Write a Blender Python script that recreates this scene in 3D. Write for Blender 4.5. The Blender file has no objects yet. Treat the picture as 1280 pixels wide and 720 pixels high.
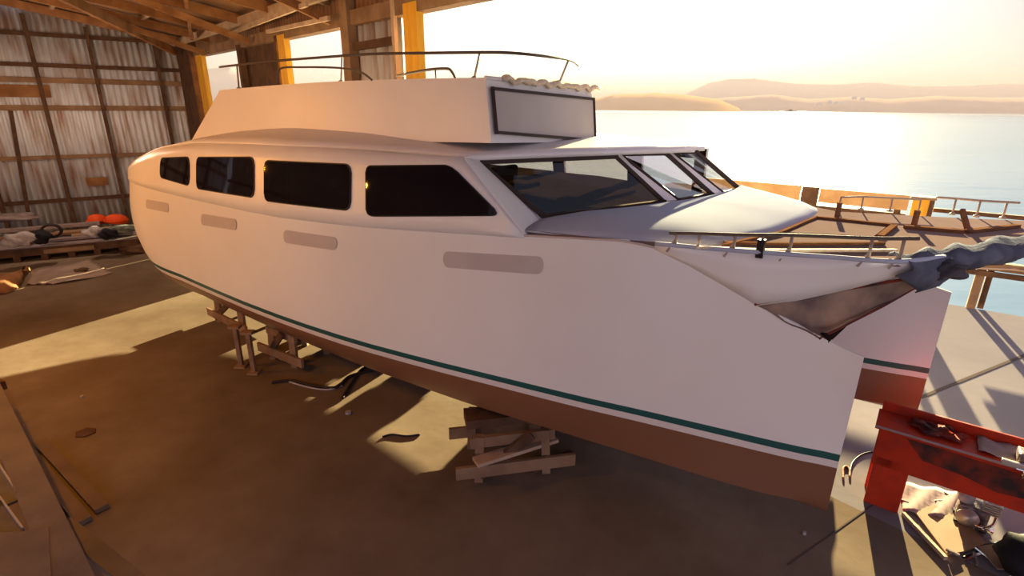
import bpy, bmesh, math, random
from math import sin, cos, radians, atan, sqrt, pi
from mathutils import Vector, Matrix
random.seed(7)
COL = bpy.context.scene.collection
# ------------------------------------------------------------------ camera model
FPX = 668.0; CAMH = 3.8; PITCH = atan(225.5/668); ROLL = radians(.5)
fw = Vector((0, cos(PITCH), -sin(PITCH))); up0 = Vector((0, sin(PITCH), cos(PITCH))); rt0 = Vector((1, 0, 0))
rt = rt0*cos(ROLL)+up0*sin(ROLL); up = up0*cos(ROLL)-rt0*sin(ROLL)
CAM = Vector((0, 0, CAMH))
def ray(x, y): return fw+rt*((x-640)/FPX)+up*((360-y)/FPX)
def at_z(x, y, z):
    d = ray(x, y); return CAM+d*((z-CAMH)/d.z)
# boat frame: s metres aft of the bow, n metres outboard towards the shed interior
TH = radians(38); FD = Vector((cos(TH), -sin(TH), 0)); NN = Vector((-sin(TH), -cos(TH), 0))
O = Vector((2.584, 3.555, 0))
def B(s, n, z): return O-FD*s+NN*n+Vector((0, 0, z))
def bf(p):
    r = p-O; return -(r.dot(FD)), r.dot(NN), p.z
def lerp(a, b, t): return a+(b-a)*t
def tab(t, x):
    if x <= t[0][0]: return t[0][1]
    for (a, u), (b, v) in zip(t, t[1:]):
        if x <= b: return u+(v-u)*(x-a)/(b-a)
    return t[-1][1]
def stab(t, x):   # catmull-rom table
    n = len(t)
    if x <= t[0][0]: return t[0][1]
    if x >= t[-1][0]: return t[-1][1]
    for i in range(n-1):
        if x <= t[i+1][0]:
            x0, y0 = t[i]; x1, y1 = t[i+1]; h = x1-x0; u = (x-x0)/h
            m0 = (y1-t[i-1][1])/(x1-t[i-1][0]) if i > 0 else (y1-y0)/h
            m1 = (t[i+2][1]-y0)/(t[i+2][0]-x0) if i+2 < n else (y1-y0)/h
            return (2*u**3-3*u*u+1)*y0+(u**3-2*u*u+u)*h*m0+(-2*u**3+3*u*u)*y1+(u**3-u*u)*h*m1
# ------------------------------------------------------------------ object helpers
ORG = {}
def tag(o, label=None, cat=None, group=None, kind=None):
    if label: o['label'] = label
    if cat: o['category'] = cat
    if group: o['group'] = group
    if kind: o['kind'] = kind
    return o
def empty(name, loc, label=None, cat=None, group=None, kind=None):
    o = bpy.data.objects.new(name, None); COL.objects.link(o); o.location = loc
    o.empty_display_size = .1
    ORG[o] = Vector(loc); return tag(o, label, cat, group, kind)
def obj(name, bm, mat, parent=None, smooth=False, sol=0, sub=0, bev=0, soff=0, auto=None):
    if parent is not None: org = ORG[parent]
    else:
        vs = [v.co for v in bm.verts]
        org = Vector(((min(v.x for v in vs)+max(v.x for v in vs))/2, (min(v.y for v in vs)+max(v.y for v in vs))/2, min(v.z for v in vs)))
    for v in bm.verts: v.co -= org
    bmesh.ops.recalc_face_normals(bm, faces=bm.faces[:])
    me = bpy.data.meshes.new(name); bm.to_mesh(me); bm.free()
    me.materials.append(mat)
    if smooth:
        for p in me.polygons: p.use_smooth = True
    o = bpy.data.objects.new(name, me); COL.objects.link(o)
    if parent is not None: o.parent = parent
    else: o.location = org
    ORG[o] = org
    if sub:
        m = o.modifiers.new('sub', 'SUBSURF'); m.levels = sub; m.render_levels = sub
    if sol:
        m = o.modifiers.new('sol', 'SOLIDIFY'); m.thickness = sol; m.offset = soff
    if bev:
        m = o.modifiers.new('bev', 'BEVEL'); m.width = bev; m.segments = 2; m.limit_method = 'ANGLE'
    return o
def BM(): return bmesh.new()
def face(bm, pts):
    return bm.faces.new([bm.verts.new(p) for p in pts])
def box(bm, c, size, rz=0, M=None):
    R = M if M else Matrix.Rotation(rz, 3, 'Z')
    c = Vector(c); vs = []
    for x in (-.5, .5):
        for y in (-.5, .5):
            for z in (-.5, .5): vs.append(bm.verts.new(c+R@Vector((x*size[0], y*size[1], z*size[2]))))
    for f in ((0,1,3,2),(4,6,7,5),(0,4,5,1),(2,3,7,6),(0,2,6,4),(1,5,7,3)): bm.faces.new([vs[i] for i in f])
def beam(bm, p0, p1, w, h, upv=(0, 0, 1)):
    p0 = Vector(p0); p1 = Vector(p1); d = (p1-p0); L = d.length; d.normalize()
    u = Vector(upv)
    if abs(d.dot(u)) > .98: u = Vector((0, 1, 0))
    sde = d.cross(u).normalized(); u = sde.cross(d).normalized()
    M = Matrix((d, sde, u)).transposed()
    box(bm, (p0+p1)/2, (L, w, h), M=M)
def tube(bm, pts, r, seg=8, closed=False, r2=None):
    pts = [Vector(p) for p in pts]; n = len(pts); rings = []
    prev = None
    for i, p in enumerate(pts):
        if closed: d = pts[(i+1) % n]-pts[i-1]
        else: d = pts[min(i+1, n-1)]-pts[max(i-1, 0)]
        d.normalize()
        a = Vector((0, 0, 1)) if abs(d.z) < .9 else Vector((1, 0, 0))
        if prev is None: s_ = d.cross(a).normalized()
        else: s_ = (prev-d*prev.dot(d)).normalized()
        prev = s_; t_ = d.cross(s_)
        rr = r if r2 is None else lerp(r, r2, i/(n-1))
        rings.append([bm.verts.new(p+(s_*cos(2*pi*k/seg)+t_*sin(2*pi*k/seg))*rr) for k in range(seg)])
    for i in range(n if closed else n-1):
        A = rings[i]; C = rings[(i+1) % n]
        for k in range(seg): bm.faces.new((A[k], A[(k+1) % seg], C[(k+1) % seg], C[k]))
    if not closed: bm.faces.new(rings[0][::-1]); bm.faces.new(rings[-1])
def grid(bm, rows, closeu=False):
    R = [[bm.verts.new(p) for p in r] for r in rows]
    for i in range(len(R)-1):
        m = len(R[i])
        for j in range(m if closeu else m-1):
            try: bm.faces.new((R[i][j], R[i][(j+1) % m], R[i+1][(j+1) % m], R[i+1][j]))
            except ValueError: pass
    return R
def lathe(bm, c, prof, seg=24, ax=None):
    c = Vector(c); M = Matrix.Identity(3)
    if ax is not None: M = Vector((0, 0, 1)).rotation_difference(Vector(ax)).to_matrix()
    rows = [[c+M@Vector((r*cos(2*pi*k/seg), r*sin(2*pi*k/seg), z)) for k in range(seg)] for r, z in prof]
    R = grid(bm, rows, True)
    if prof[0][0] > 1e-4: bm.faces.new(R[0][::-1])
    if prof[-1][0] > 1e-4: bm.faces.new(R[-1])
def prism(bm, poly, th, off=None):
    """poly of 3D points extruded by vector off"""
    a = [bm.verts.new(Vector(p)) for p in poly]; b = [bm.verts.new(Vector(p)+Vector(off)) for p in poly]
    bm.faces.new(a); bm.faces.new(b[::-1]); n = len(a)
    for i in range(n): bm.faces.new((a[i], b[i], b[(i+1) % n], a[(i+1) % n]))
def smooth_path(pts, k=6):
    pts = [Vector(p) for p in pts]; out = []
    for i in range(len(pts)-1):
        p0 = pts[max(i-1, 0)]; p1 = pts[i]; p2 = pts[i+1]; p3 = pts[min(i+2, len(pts)-1)]
        for j in range(k):
            t = j/k
            out.append(.5*((2*p1)+(p2-p0)*t+(2*p0-5*p1+4*p2-p3)*t*t+(3*p1-p0-3*p2+p3)*t**3))
    out.append(pts[-1]); return out
# ------------------------------------------------------------------ materials
def mat(name, col, rough=.6, metal=0, col2=None, scale=4, bump=0, bscale=None, spec=.15, stretch=None, lo=.35, hi=.65, detail=5, coat=0, sheen=0):
    m = bpy.data.materials.new(name); m.use_nodes = True; nt = m.node_tree; b = nt.nodes['Principled BSDF']
    b.inputs['Base Color'].default_value = (*col, 1); b.inputs['Roughness'].default_value = rough
    b.inputs['Metallic'].default_value = metal; b.inputs['Specular IOR Level'].default_value = spec
    b.inputs['Coat Weight'].default_value = coat
    if col2 or bump:
        tc = nt.nodes.new('ShaderNodeTexCoord'); mp = nt.nodes.new('ShaderNodeMapping')
        nt.links.new(tc.outputs['Object'], mp.inputs['Vector'])
        if stretch: mp.inputs['Scale'].default_value = stretch
        nz = nt.nodes.new('ShaderNodeTexNoise'); nz.inputs['Scale'].default_value = scale; nz.inputs['Detail'].default_value = detail
        nt.links.new(mp.outputs[0], nz.inputs['Vector'])
        if col2:
            rp = nt.nodes.new('ShaderNodeValToRGB'); rp.color_ramp.elements[0].position = lo; rp.color_ramp.elements[1].position = hi
            rp.color_ramp.elements[0].color = (*col, 1); rp.color_ramp.elements[1].color = (*col2, 1)
            nt.links.new(nz.outputs['Fac'], rp.inputs['Fac']); nt.links.new(rp.outputs[0], b.inputs['Base Color'])
        if bump:
            n2 = nz
            if bscale:
                n2 = nt.nodes.new('ShaderNodeTexNoise'); n2.inputs['Scale'].default_value = bscale; n2.inputs['Detail'].default_value = 4
                nt.links.new(mp.outputs[0], n2.inputs['Vector'])
            bp = nt.nodes.new('ShaderNodeBump'); bp.inputs['Strength'].default_value = bump; bp.inputs['Distance'].default_value = .02
            nt.links.new(n2.outputs['Fac'], bp.inputs['Height']); nt.links.new(bp.outputs[0], b.inputs['Normal'])
    return m
def rot_for(d):  # z rotation angle
    return math.atan2(d[1], d[0])
M = {}
M['white'] = mat('white_gelcoat', (.80, .765, .74), .38, col2=(.76, .72, .69), scale=1.2, spec=.4)
M['deck'] = mat('deck_paint', (.21, .15, .14), .9, col2=(.18, .13, .12), scale=2, spec=0)
M['nose'] = mat('nose_paint', (.44, .47, .57), .6, col2=(.42, .45, .55), scale=2, spec=0)
M['glass_dark'] = mat('dark_glass', (.008, .006, .008), .03, spec=.1)
M['black'] = mat('black_rubber', (.02, .015, .014), .5)
M['frame'] = mat('dark_frame', (.045, .028, .024), .45)
M['visor'] = mat('visor_panel', (.50, .45, .42), .5, col2=(.46, .40, .36), scale=1.5)
M['port'] = mat('masked_port', (.52, .46, .44), .55, col2=(.48, .42, .40), scale=3)
M['teak'] = mat('teak_trim', (.20, .10, .055), .9, col2=(.14, .07, .04), scale=9, stretch=(1, 1, 6), spec=0)
M['steel'] = mat('brushed_steel', (.34, .27, .23), .55, metal=.3)
M['steel_dk'] = mat('tarnished_rail', (.12, .09, .075), .6, metal=.15)
M['cover'] = mat('canvas_cover', (.62, .48, .33), .85, col2=(.75, .62, .47), scale=14, bump=.5)
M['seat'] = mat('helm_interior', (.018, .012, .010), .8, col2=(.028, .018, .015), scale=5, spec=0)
M['wood'] = mat('old_timber', (.20, .115, .065), .75, col2=(.30, .18, .10), scale=3, stretch=(1, 1, 1), bump=.3, bscale=20)
M['wood_pale'] = mat('pale_timber', (.40, .27, .18), .7, col2=(.52, .37, .25), scale=3, bump=.3, bscale=18)
M['wood_org'] = mat('orange_timber', (.20, .085, .032), .75, col2=(.32, .15, .06), scale=3, bump=.3, bscale=16)
M['wood_dk'] = mat('dark_timber', (.075, .038, .022), .8, col2=(.13, .065, .035), scale=4, bump=.3, bscale=16)
M['yellow'] = mat('yellow_board', (.80, .40, .035), .6, col2=(.66, .32, .03), scale=3, stretch=(3, 3, .6))
M['board'] = mat('weathered_board', (.48, .27, .11), .7, col2=(.60, .36, .16), scale=2.4, bump=.3, bscale=18)
M['red'] = mat('red_paint', (.46, .035, .012), .45, col2=(.27, .028, .016), scale=5, bump=.2, bscale=12, lo=.45, hi=.75)
M['grease'] = mat('greasy_steel', (.035, .022, .02), .6, col2=(.22, .03, .015), scale=7, bump=.4)
M['engine'] = mat('engine_casting', (.10, .075, .07), .45, metal=.3, col2=(.30, .24, .22), scale=18, bump=.4)
M['alloy'] = mat('engine_alloy', (.55, .48, .44), .35, metal=.5)
M['chrome'] = mat('chrome', (.75, .68, .62), .12, metal=1)
M['card'] = mat('cardboard', (.36, .24, .15), .85, col2=(.31, .20, .12), scale=3)
M['cloth_pink'] = mat('pale_rag', (.36, .26, .24), .9, col2=(.30, .21, .19), scale=6)
M['hose'] = mat('black_hose', (.03, .02, .018), .5)
M['orange'] = mat('orange_plastic', (.80, .10, .02), .5, col2=(.65, .07, .015), scale=5)
M['tarp'] = mat('grey_tarp', (.075, .08, .11), .55, col2=(.14, .15, .19), spec=0, scale=5, bump=.7, bscale=9)
M['net'] = None
M['navy'] = mat('dark_canvas', (.015, .014, .018), .8)
M['bluegrey'] = mat('bluegrey_cloth', (.17, .20, .26), .8, col2=(.12, .14, .19), scale=5)
M['bag'] = mat('pale_bag', (.42, .38, .38), .7, col2=(.30, .28, .29), scale=12, bump=.6)
M['mauve'] = mat('grey_sheet', (.21, .16, .16), .6, col2=(.30, .24, .23), scale=5, bump=.3)
M['green'] = mat('green_tarp', (.09, .11, .085), .7, col2=(.20, .21, .18), scale=9, bump=.5)
M['channel'] = mat('galvanised_channel', (.15, .135, .14), .75, col2=(.20, .18, .18), scale=6)
M['edge'] = mat('bright_flange', (.42, .38, .37), .6)
M['plank_near'] = mat('scaffold_plank', (.16, .13, .115), .85, col2=(.215, .17, .145), scale=2.5, bump=.25, bscale=22)
M['joint'] = mat('floor_joint', (.10, .08, .07), .95, spec=0)
M['wood_floor'] = mat('dusty_plank', (.135, .088, .055), .85, col2=(.18, .12, .075), scale=3)
# hull: painted bands by height on the hull itself
def hull_mat():
    m = bpy.data.materials.new('hull_paint'); m.use_nodes = True; nt = m.node_tree; b = nt.nodes['Principled BSDF']
    tc = nt.nodes.new('ShaderNodeTexCoord'); sp = nt.nodes.new('ShaderNodeSeparateXYZ'); nt.links.new(tc.outputs['Object'], sp.inputs[0])
    mr = nt.nodes.new('ShaderNodeMapRange'); mr.inputs['From Min'].default_value = 0; mr.inputs['From Max'].default_value = 4
    nt.links.new(sp.outputs['Z'], mr.inputs['Value'])
    rp = nt.nodes.new('ShaderNodeValToRGB'); cr = rp.color_ramp; cr.interpolation = 'CONSTANT'
    cr.elements[0].position = 0; cr.elements[0].color = (.20, .085, .042, 1)
    cr.elements[1].position = 1.125/4; cr.elements[1].color = (.72, .66, .62, 1)
    for z, c in ((1.175, (.012, .085, .075)), (1.24, (.80, .765, .74))):
        e = cr.elements.new(z/4); e.color = (*c, 1)
    nt.links.new(mr.outputs[0], rp.inputs[0])
    nz = nt.nodes.new('ShaderNodeTexNoise'); nz.inputs['Scale'].default_value = .9; nz.inputs['Detail'].default_value = 4
    nt.links.new(tc.outputs['Object'], nz.inputs['Vector'])
    mx = nt.nodes.new('ShaderNodeMix'); mx.data_type = 'RGBA'; mx.blend_type = 'MULTIPLY'
    mx.inputs['Factor'].default_value = .35; nt.links.new(rp.outputs[0], mx.inputs[6])
    r2 = nt.nodes.new('ShaderNodeValToRGB'); r2.color_ramp.elements[0].color = (.8, .78, .77, 1); r2.color_ramp.elements[0].position = .3; r2.color_ramp.elements[1].position = .7
    nt.links.new(nz.outputs['Fac'], r2.inputs[0]); nt.links.new(r2.outputs[0], mx.inputs[7])
    nt.links.new(mx.outputs[2], b.inputs['Base Color']); b.inputs['Roughness'].default_value = .42
    return m
M['hull'] = hull_mat()
def see_through(name, tint, mixf, rough=.03, gloss=(1, 1, 1)):
    m = bpy.data.materials.new(name); m.use_nodes = True; nt = m.node_tree
    for n in list(nt.nodes): nt.nodes.remove(n)
    out = nt.nodes.new('ShaderNodeOutputMaterial'); mx = nt.nodes.new('ShaderNodeMixShader')
    tr = nt.nodes.new('ShaderNodeBsdfTransparent'); tr.inputs[0].default_value = (*tint, 1)
    gl = nt.nodes.new('ShaderNodeBsdfGlossy'); gl.inputs[0].default_value = (*gloss, 1); gl.inputs['Roughness'].default_value = rough
    mx.inputs[0].default_value = mixf
    nt.links.new(tr.outputs[0], mx.inputs[1]); nt.links.new(gl.outputs[0], mx.inputs[2]); nt.links.new(mx.outputs[0], out.inputs[0])
    return m
M['glass'] = see_through('tinted_glass', (.50, .44, .38), .035)
M['glass_mirror'] = see_through('reflective_glass', (.55, .57, .62), .30)
M['glass_clear'] = see_through('clear_glass', (.9, .9, .9), .06)
def net_mat():
    m = bpy.data.materials.new('trampoline_mesh'); m.use_nodes = True; nt = m.node_tree; b = nt.nodes['Principled BSDF']
    tc = nt.nodes.new('ShaderNodeTexCoord'); nz = nt.nodes.new('ShaderNodeTexNoise'); nz.inputs['Scale'].default_value = 3.5; nz.inputs['Detail'].default_value = 6
    nt.links.new(tc.outputs['Object'], nz.inputs['Vector'])
    rp = nt.nodes.new('ShaderNodeValToRGB'); rp.color_ramp.elements[0].position = .35; rp.color_ramp.elements[1].position = .7
    rp.color_ramp.elements[0].color = (.13, .085, .075, 1); rp.color_ramp.elements[1].color = (.42, .28, .19, 1)
    nt.links.new(nz.outputs['Fac'], rp.inputs[0]); nt.links.new(rp.outputs[0], b.inputs['Base Color'])
    b.inputs['Roughness'].default_value = .7; b.inputs['Alpha'].default_value = .86
    b.inputs['Transmission Weight'].default_value = 0
    return m
M['net'] = net_mat()
def floor_mat(name, c1, c2, c3, rough=.7):
    m = bpy.data.materials.new(name); m.use_nodes = True; nt = m.node_tree; b = nt.nodes['Principled BSDF']
    tc = nt.nodes.new('ShaderNodeTexCoord')
    n1 = nt.nodes.new('ShaderNodeTexNoise'); n1.inputs['Scale'].default_value = .35; n1.inputs['Detail'].default_value = 6; n1.inputs['Roughness'].default_value = .6
    n2 = nt.nodes.new('ShaderNodeTexNoise'); n2.inputs['Scale'].default_value = 5; n2.inputs['Detail'].default_value = 8
    for n in (n1, n2): nt.links.new(tc.outputs['Object'], n.inputs['Vector'])
    rp = nt.nodes.new('ShaderNodeValToRGB'); rp.color_ramp.elements[0].position = .35; rp.color_ramp.elements[1].position = .68
    rp.color_ramp.elements[0].color = (*c1, 1); rp.color_ramp.elements[1].color = (*c2, 1)
    nt.links.new(n1.outputs['Fac'], rp.inputs[0])
    r2 = nt.nodes.new('ShaderNodeValToRGB'); r2.color_ramp.elements[0].position = .3; r2.color_ramp.elements[1].position = .75
    r2.color_ramp.elements[0].color = (0, 0, 0, 1); r2.color_ramp.elements[1].color = (1, 1, 1, 1)
    nt.links.new(n2.outputs['Fac'], r2.inputs[0])
    mm = nt.nodes.new('ShaderNodeMath'); mm.operation = 'MULTIPLY'; mm.inputs[1].default_value = .45; nt.links.new(r2.outputs[0], mm.inputs[0])
    mx = nt.nodes.new('ShaderNodeMix'); mx.data_type = 'RGBA'; nt.links.new(mm.outputs[0], mx.inputs['Factor'])
    nt.links.new(rp.outputs[0], mx.inputs[6]); mx.inputs[7].default_value = (*c3, 1)
    nt.links.new(mx.outputs[2], b.inputs['Base Color']); b.inputs['Roughness'].default_value = rough; b.inputs['Specular IOR Level'].default_value = 0
    bp = nt.nodes.new('ShaderNodeBump'); bp.inputs['Strength'].default_value = .15; bp.inputs['Distance'].default_value = .02
    nt.links.new(n2.outputs['Fac'], bp.inputs['Height']); nt.links.new(bp.outputs[0], b.inputs['Normal'])
    return m
M['floor'] = floor_mat('stained_concrete', (.12, .088, .062), (.27, .215, .16), (.175, .12, .084))
M['apron'] = floor_mat('pale_concrete', (.18, .165, .175), (.24, .215, .225), (.205, .185, .195))
def corr_mat():
    m = bpy.data.materials.new('corrugated_iron'); m.use_nodes = True; nt = m.node_tree; b = nt.nodes['Principled BSDF']
    tc = nt.nodes.new('ShaderNodeTexCoord'); mp = nt.nodes.new('ShaderNodeMapping'); mp.inputs['Scale'].default_value = (2.2, 2.2, .45)
    nt.links.new(tc.outputs['Object'], mp.inputs['Vector'])
    nz = nt.nodes.new('ShaderNodeTexNoise'); nz.inputs['Scale'].default_value = 1.6; nz.inputs['Detail'].default_value = 7; nt.links.new(mp.outputs[0], nz.inputs['Vector'])
    rp = nt.nodes.new('ShaderNodeValToRGB'); e = rp.color_ramp.elements
    e[0].position = .45; e[0].color = (.66, .66, .68, 1); e[1].position = .74; e[1].color = (.30, .12, .06, 1)
    k = rp.color_ramp.elements.new(.60); k.color = (.50, .42, .38, 1)
    nt.links.new(nz.outputs['Fac'], rp.inputs[0]); nt.links.new(rp.outputs[0], b.inputs['Base Color'])
    b.inputs['Roughness'].default_value = .55; b.inputs['Metallic'].default_value = .15
    return m
M['corr'] = corr_mat()
def plank_mat(name, c1, c2, c3, w=5, rz=0):
    m = bpy.data.materials.new(name); m.use_nodes = True; nt = m.node_tree; b = nt.nodes['Principled BSDF']
    tc = nt.nodes.new('ShaderNodeTexCoord'); mp = nt.nodes.new('ShaderNodeMapping'); mp.inputs['Rotation'].default_value = (0, 0, rz)
    nt.links.new(tc.outputs['Object'], mp.inputs['Vector'])
    wv = nt.nodes.new('ShaderNodeTexWave'); wv.inputs['Scale'].default_value = w; wv.inputs['Distortion'].default_value = 1.2; wv.inputs['Detail'].default_value = 3; wv.wave_profile = 'SAW'
    nt.links.new(mp.outputs[0], wv.inputs['Vector'])
    nz = nt.nodes.new('ShaderNodeTexNoise'); nz.inputs['Scale'].default_value = 1.3; nz.inputs['Detail'].default_value = 6; nt.links.new(mp.outputs[0], nz.inputs['Vector'])
    ad = nt.nodes.new('ShaderNodeMath'); ad.operation = 'MULTIPLY_ADD'; ad.inputs[1].default_value = .35
    nt.links.new(wv.outputs['Fac'], ad.inputs[0]); nt.links.new(nz.outputs['Fac'], ad.inputs[2])
    rp = nt.nodes.new('ShaderNodeValToRGB'); e = rp.color_ramp.elements; e[0].position = .4; e[0].color = (*c1, 1); e[1].position = .9; e[1].color = (*c3, 1)
    k = e.new(.6); k.color = (*c2, 1)
    nt.links.new(ad.outputs[0], rp.inputs[0]); nt.links.new(rp.outputs[0], b.inputs['Base Color']); b.inputs['Roughness'].default_value = .8
    return m
M['ceiling'] = plank_mat('roof_boards', (.09, .042, .02), (.21, .10, .046), (.32, .17, .08), 2.2, .5)
# ------------------------------------------------------------------ shed shell
K = Vector((-10.847, 18.978, 0)); WD = Vector((sin(radians(55)), cos(radians(55)), 0)); SD = Vector((sin(radians(138)), cos(radians(138)), 0))
WIN = Vector((WD.y, -WD.x, 0))          # back wall's normal, into the shed
SIN = Vector((SD.y, -SD.x, 0))          # side wall's normal, into the shed
if SIN.dot(Vector((-1, -1, 0))) < 0: SIN = -SIN
if WIN.dot(Vector((0, -1, 0))) < 0: WIN = -WIN
def bw(u, z, d=0): return K-WD*u+WIN*d+Vector((0, 0, z))    # back wall point, u metres left of the corner
def sw(t, z, d=0): return K+SD*t+SIN*d+Vector((0, 0, z))    # side wall point, t metres from the corner
def struct(name, bm, m, parent=None, **k):
    o = obj(name, bm, m, parent, **k)
    if parent is None: o['kind'] = 'structure'
    return o
def corrugated(bm, P, a0, a1, z0, z1f, pitch=.17, amp=.028):
    n = int((a1-a0)/pitch*6); rows = []
    for i in range(n+1):
        a = a0+(a1-a0)*i/n
        d = -.06+amp*sin(2*pi*a/pitch)
        z1 = z1f(a) if callable(z1f) else z1f
        rows.append([P(a, z0, d), P(a, z1, d)])
    grid(bm, rows)
def rooftop(u): return 5.62+.165*min(u, 14)       # roof height u metres in from the side wall
bm = BM()
corrugated(bm, bw, -.25, 15, 0, lambda a: rooftop(a)+.22)
wb = struct('wall_back', bm, M['corr'], smooth=True, sol=.004)
for z in (5.69, 4.86, 4.45, 3.68, 2.25, .94):
    b_ = BM(); h = .15 if z in (3.68, 4.45) else .11
    u1 = 14.9
    u0 = -.1 if z < 5.6 else .9
    beam(b_, bw(u0, z, .05), bw(u1, z, .05), .06, h)
    struct('girt', b_, M['wood'] if z in (3.68, 4.45, 2.25) else M['wood_dk'], wb)
for i, u in enumerate((.75, 2.42, 3.8, 5.4, 7, 8.6, 10.2, 11.8, 13.4)):
    b_ = BM(); beam(b_, bw(u, 0, .1), bw(u, rooftop(u)-.05, .1), .1, .13, upv=WIN)
    struct('stud', b_, M['wood_dk'], wb)
b_ = BM(); beam(b_, bw(4.9, 0, .1), bw(4.6, 3.6, .1), .09, .1, upv=WIN); struct('stud', b_, M['wood_dk'], wb)
b_ = BM(); box(b_, bw(4.35, 4.14, .06), (1.5, .03, .34), rot_for(WD)); struct('patch_board', b_, M['wood_org'], wb)
b_ = BM(); box(b_, bw(3.0, 1.45, .04), (.55, .03, .26), rot_for(WD)); struct('patch_board', b_, M['wood_org'], wb)
# side wall: low wall with narrow gaps, high openings, boarded panels, doorway behind the boat's stern
bm = BM()
for a, b in ((-.1, 2.64), (2.72, 4.06), (4.13, 7.75)): corrugated(bm, sw, a, b, 0, 3.35)
wsd = struct('wall_side', bm, M['corr'], smooth=True, sol=.004)
def spart(name, p0, p1, w, h, m, upv=(0, 0, 1), parent=wsd):
    b_ = BM(); beam(b_, p0, p1, w, h, upv); return struct(name, b_, m, parent)
spart('sill_beam', sw(0, 3.35, 0), sw(14, 3.35, 0), .16, .12, M['wood'])
spart('corner_post', sw(.9, 0, .05), sw(.9, 5.6, .05), .3, 1.6, M['wood_dk'], upv=SD)
bm = BM(); corrugated(bm, sw, 6.15, 8.72, 3.3, 5.15, pitch=.5, amp=.008); struct('boarded_panel', bm, M['wood_dk'], wsd, sol=.03)
bm = BM(); corrugated(bm, sw, 11.98, 13.6, 2.2, 5.2, pitch=.2, amp=.03); struct('iron_panel', bm, M['corr'], wsd, smooth=True, sol=.004)
spart('panel_post', sw(12.08, 0, .06), sw(12.08, 6, .06), .16, .28, M['wood'], upv=SD)
spart('panel_post', sw(13.62, 0, .08), sw(13.62, 6, .08), .06, .08, M['wood_pale'], upv=SD)
spart('panel_rail', sw(12.1, 4.75, .05), sw(13.6, 4.75, .05), .05, .12, M['wood_dk'])
spart('panel_rail', sw(12.1, 3.6, .05), sw(13.6, 3.6, .05), .05, .12, M['wood_dk'])
spart('panel_post', sw(8.72, 3.3, .06), sw(8.72, 5.2, .06), .1, .1, M['wood_dk'], upv=SD)
spart('panel_post', sw(6.2, 3.3, .06), sw(6.2, 5.2, .06), .14, .2, M['wood_dk'], upv=SD)
for n_, (a, b, z0) in enumerate(((1.9, 2.6, 0), (8.82, 9.2, 3.2), (13.9, 14.25, 0))):
    bm = BM(); box(bm, sw((a+b)/2, (z0+5.2)/2, .03), (b-a, .12, 5.2-z0), rot_for(SD)); struct('trim_%d' % (n_+1), bm, M['yellow'])
spart('header_beam', sw(-.3, 5.30, -.02), sw(29, 5.05, -.02), .2, .22, M['wood'])
spart('header_beam', sw(1.0, 5.62, .3), sw(29, 5.5, .3), .1, .18, M['wood_pale'])
bm = BM()
grid(bm, [[sw(a, 5.2-.1*a/14, -.05), sw(a, 5.7, -.05)] for a in (0, 29)]); struct('eave_board', bm, M['ceiling'], wsd, sol=.03)
# roof: boards, rafters and braces
bm = BM()
rows = []
for t in (-.5, 5, 10, 15, 20, 25, 29):
    rows.append([sw(t, rooftop(u)+.15, u) for u in (-.5, 3, 7, 11, 14)])
grid(bm, rows); ceil = struct('ceiling', bm, M['ceiling'], sol=.05)
for t in (1.2, 3.2, 5.2, 7.2, 9.2, 11.2, 13.2, 16, 19, 22, 25, 28):
    spart('rafter', sw(t, rooftop(-.1)-.02, -.1), sw(t, rooftop(13.9)-.02, 13.9), .08, .2, M['wood_org'] if t < 10 else M['wood'], parent=ceil)
for u in (1.5, 3.2, 5, 7, 9, 11):
    spart('purlin', sw(-.3, rooftop(u)+.08, u), sw(28.9, rooftop(u)+.08, u), .09, .08, M['wood_pale'], parent=ceil)
for t in (3.2, 7.2, 11.6):
    spart('brace', sw(t, 5.2, .15), sw(t+.05, rooftop(2.6)-.1, 2.6), .07, .14, M['wood_org'], parent=ceil)
spart('tie_beam', sw(1.0, 5.35, .4), sw(6.2, 6.0, 3.6), .1, .22, M['wood_org'], parent=ceil)
spart('tie_beam', sw(3.6, 5.55, .5), sw(11, 5.9, 2.2), .07, .16, M['wood_org'], parent=ceil)
spart('tie_beam', sw(6.5, 5.42, .3), sw(12.0, 5.35, .7), .05, .07, M['wood_pale'], parent=ceil)
spart('tie_beam', sw(8.6, 5.28, .2), sw(12.0, 5.18, .35), .05, .07, M['wood_pale'], parent=ceil)
# far inner wall of the shed, out of view to the left
bm = BM()
rows = [[sw(t, z, 14-.03*sin(i*1.05)) for z in (0, 2.5, 5, 8)] for i, t in enumerate([k*.1-.3 for k in range(165)])]
grid(bm, rows); wl_ = struct('wall_left', bm, M['corr'], smooth=True, sol=.004)
for z in (1, 2.6, 4.2, 5.8, 7.2): spart('girt', sw(-.3, z, 13.9), sw(16, z, 13.9), .06, .12, M['wood'], parent=wl_)
# floor, quay apron, sea, hills
Q = at_z(1190, 381, 0); QD = (at_z(1280, 396, 0)-Q).normalized(); QN = Vector((-QD.y, QD.x, 0))
if QN.y < 0: QN = -QN
def qp(a, z, d=0): return Q+QD*a+QN*d+Vector((0, 0, z))
bm = BM()
fl = [bw(16, 0, -.3), bw(-.3, 0, -.3), sw(29, 0, -.9), sw(29, 0, 17)]
fl = [fl[0], sw(-.3, 0, -.9), fl[2], fl[3]]
prism(bm, fl, 0, (0, 0, -.3)); struct('floor', bm, M['floor'])
bm = BM()
a0 = sw(-.3, 0, -.9); a1 = sw(29, 0, -.9)
prism(bm, [a0, a1, qp(24, 0), qp(-22, 0)], 0, (0, 0, -2.6)); struct('quay_apron', bm, M['apron'])
bm = BM()
beam(bm, at_z(1150, 497, .004), at_z(1330, 424, .004), .05, .008); struct('trim_4', bm, M['joint'])
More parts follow.
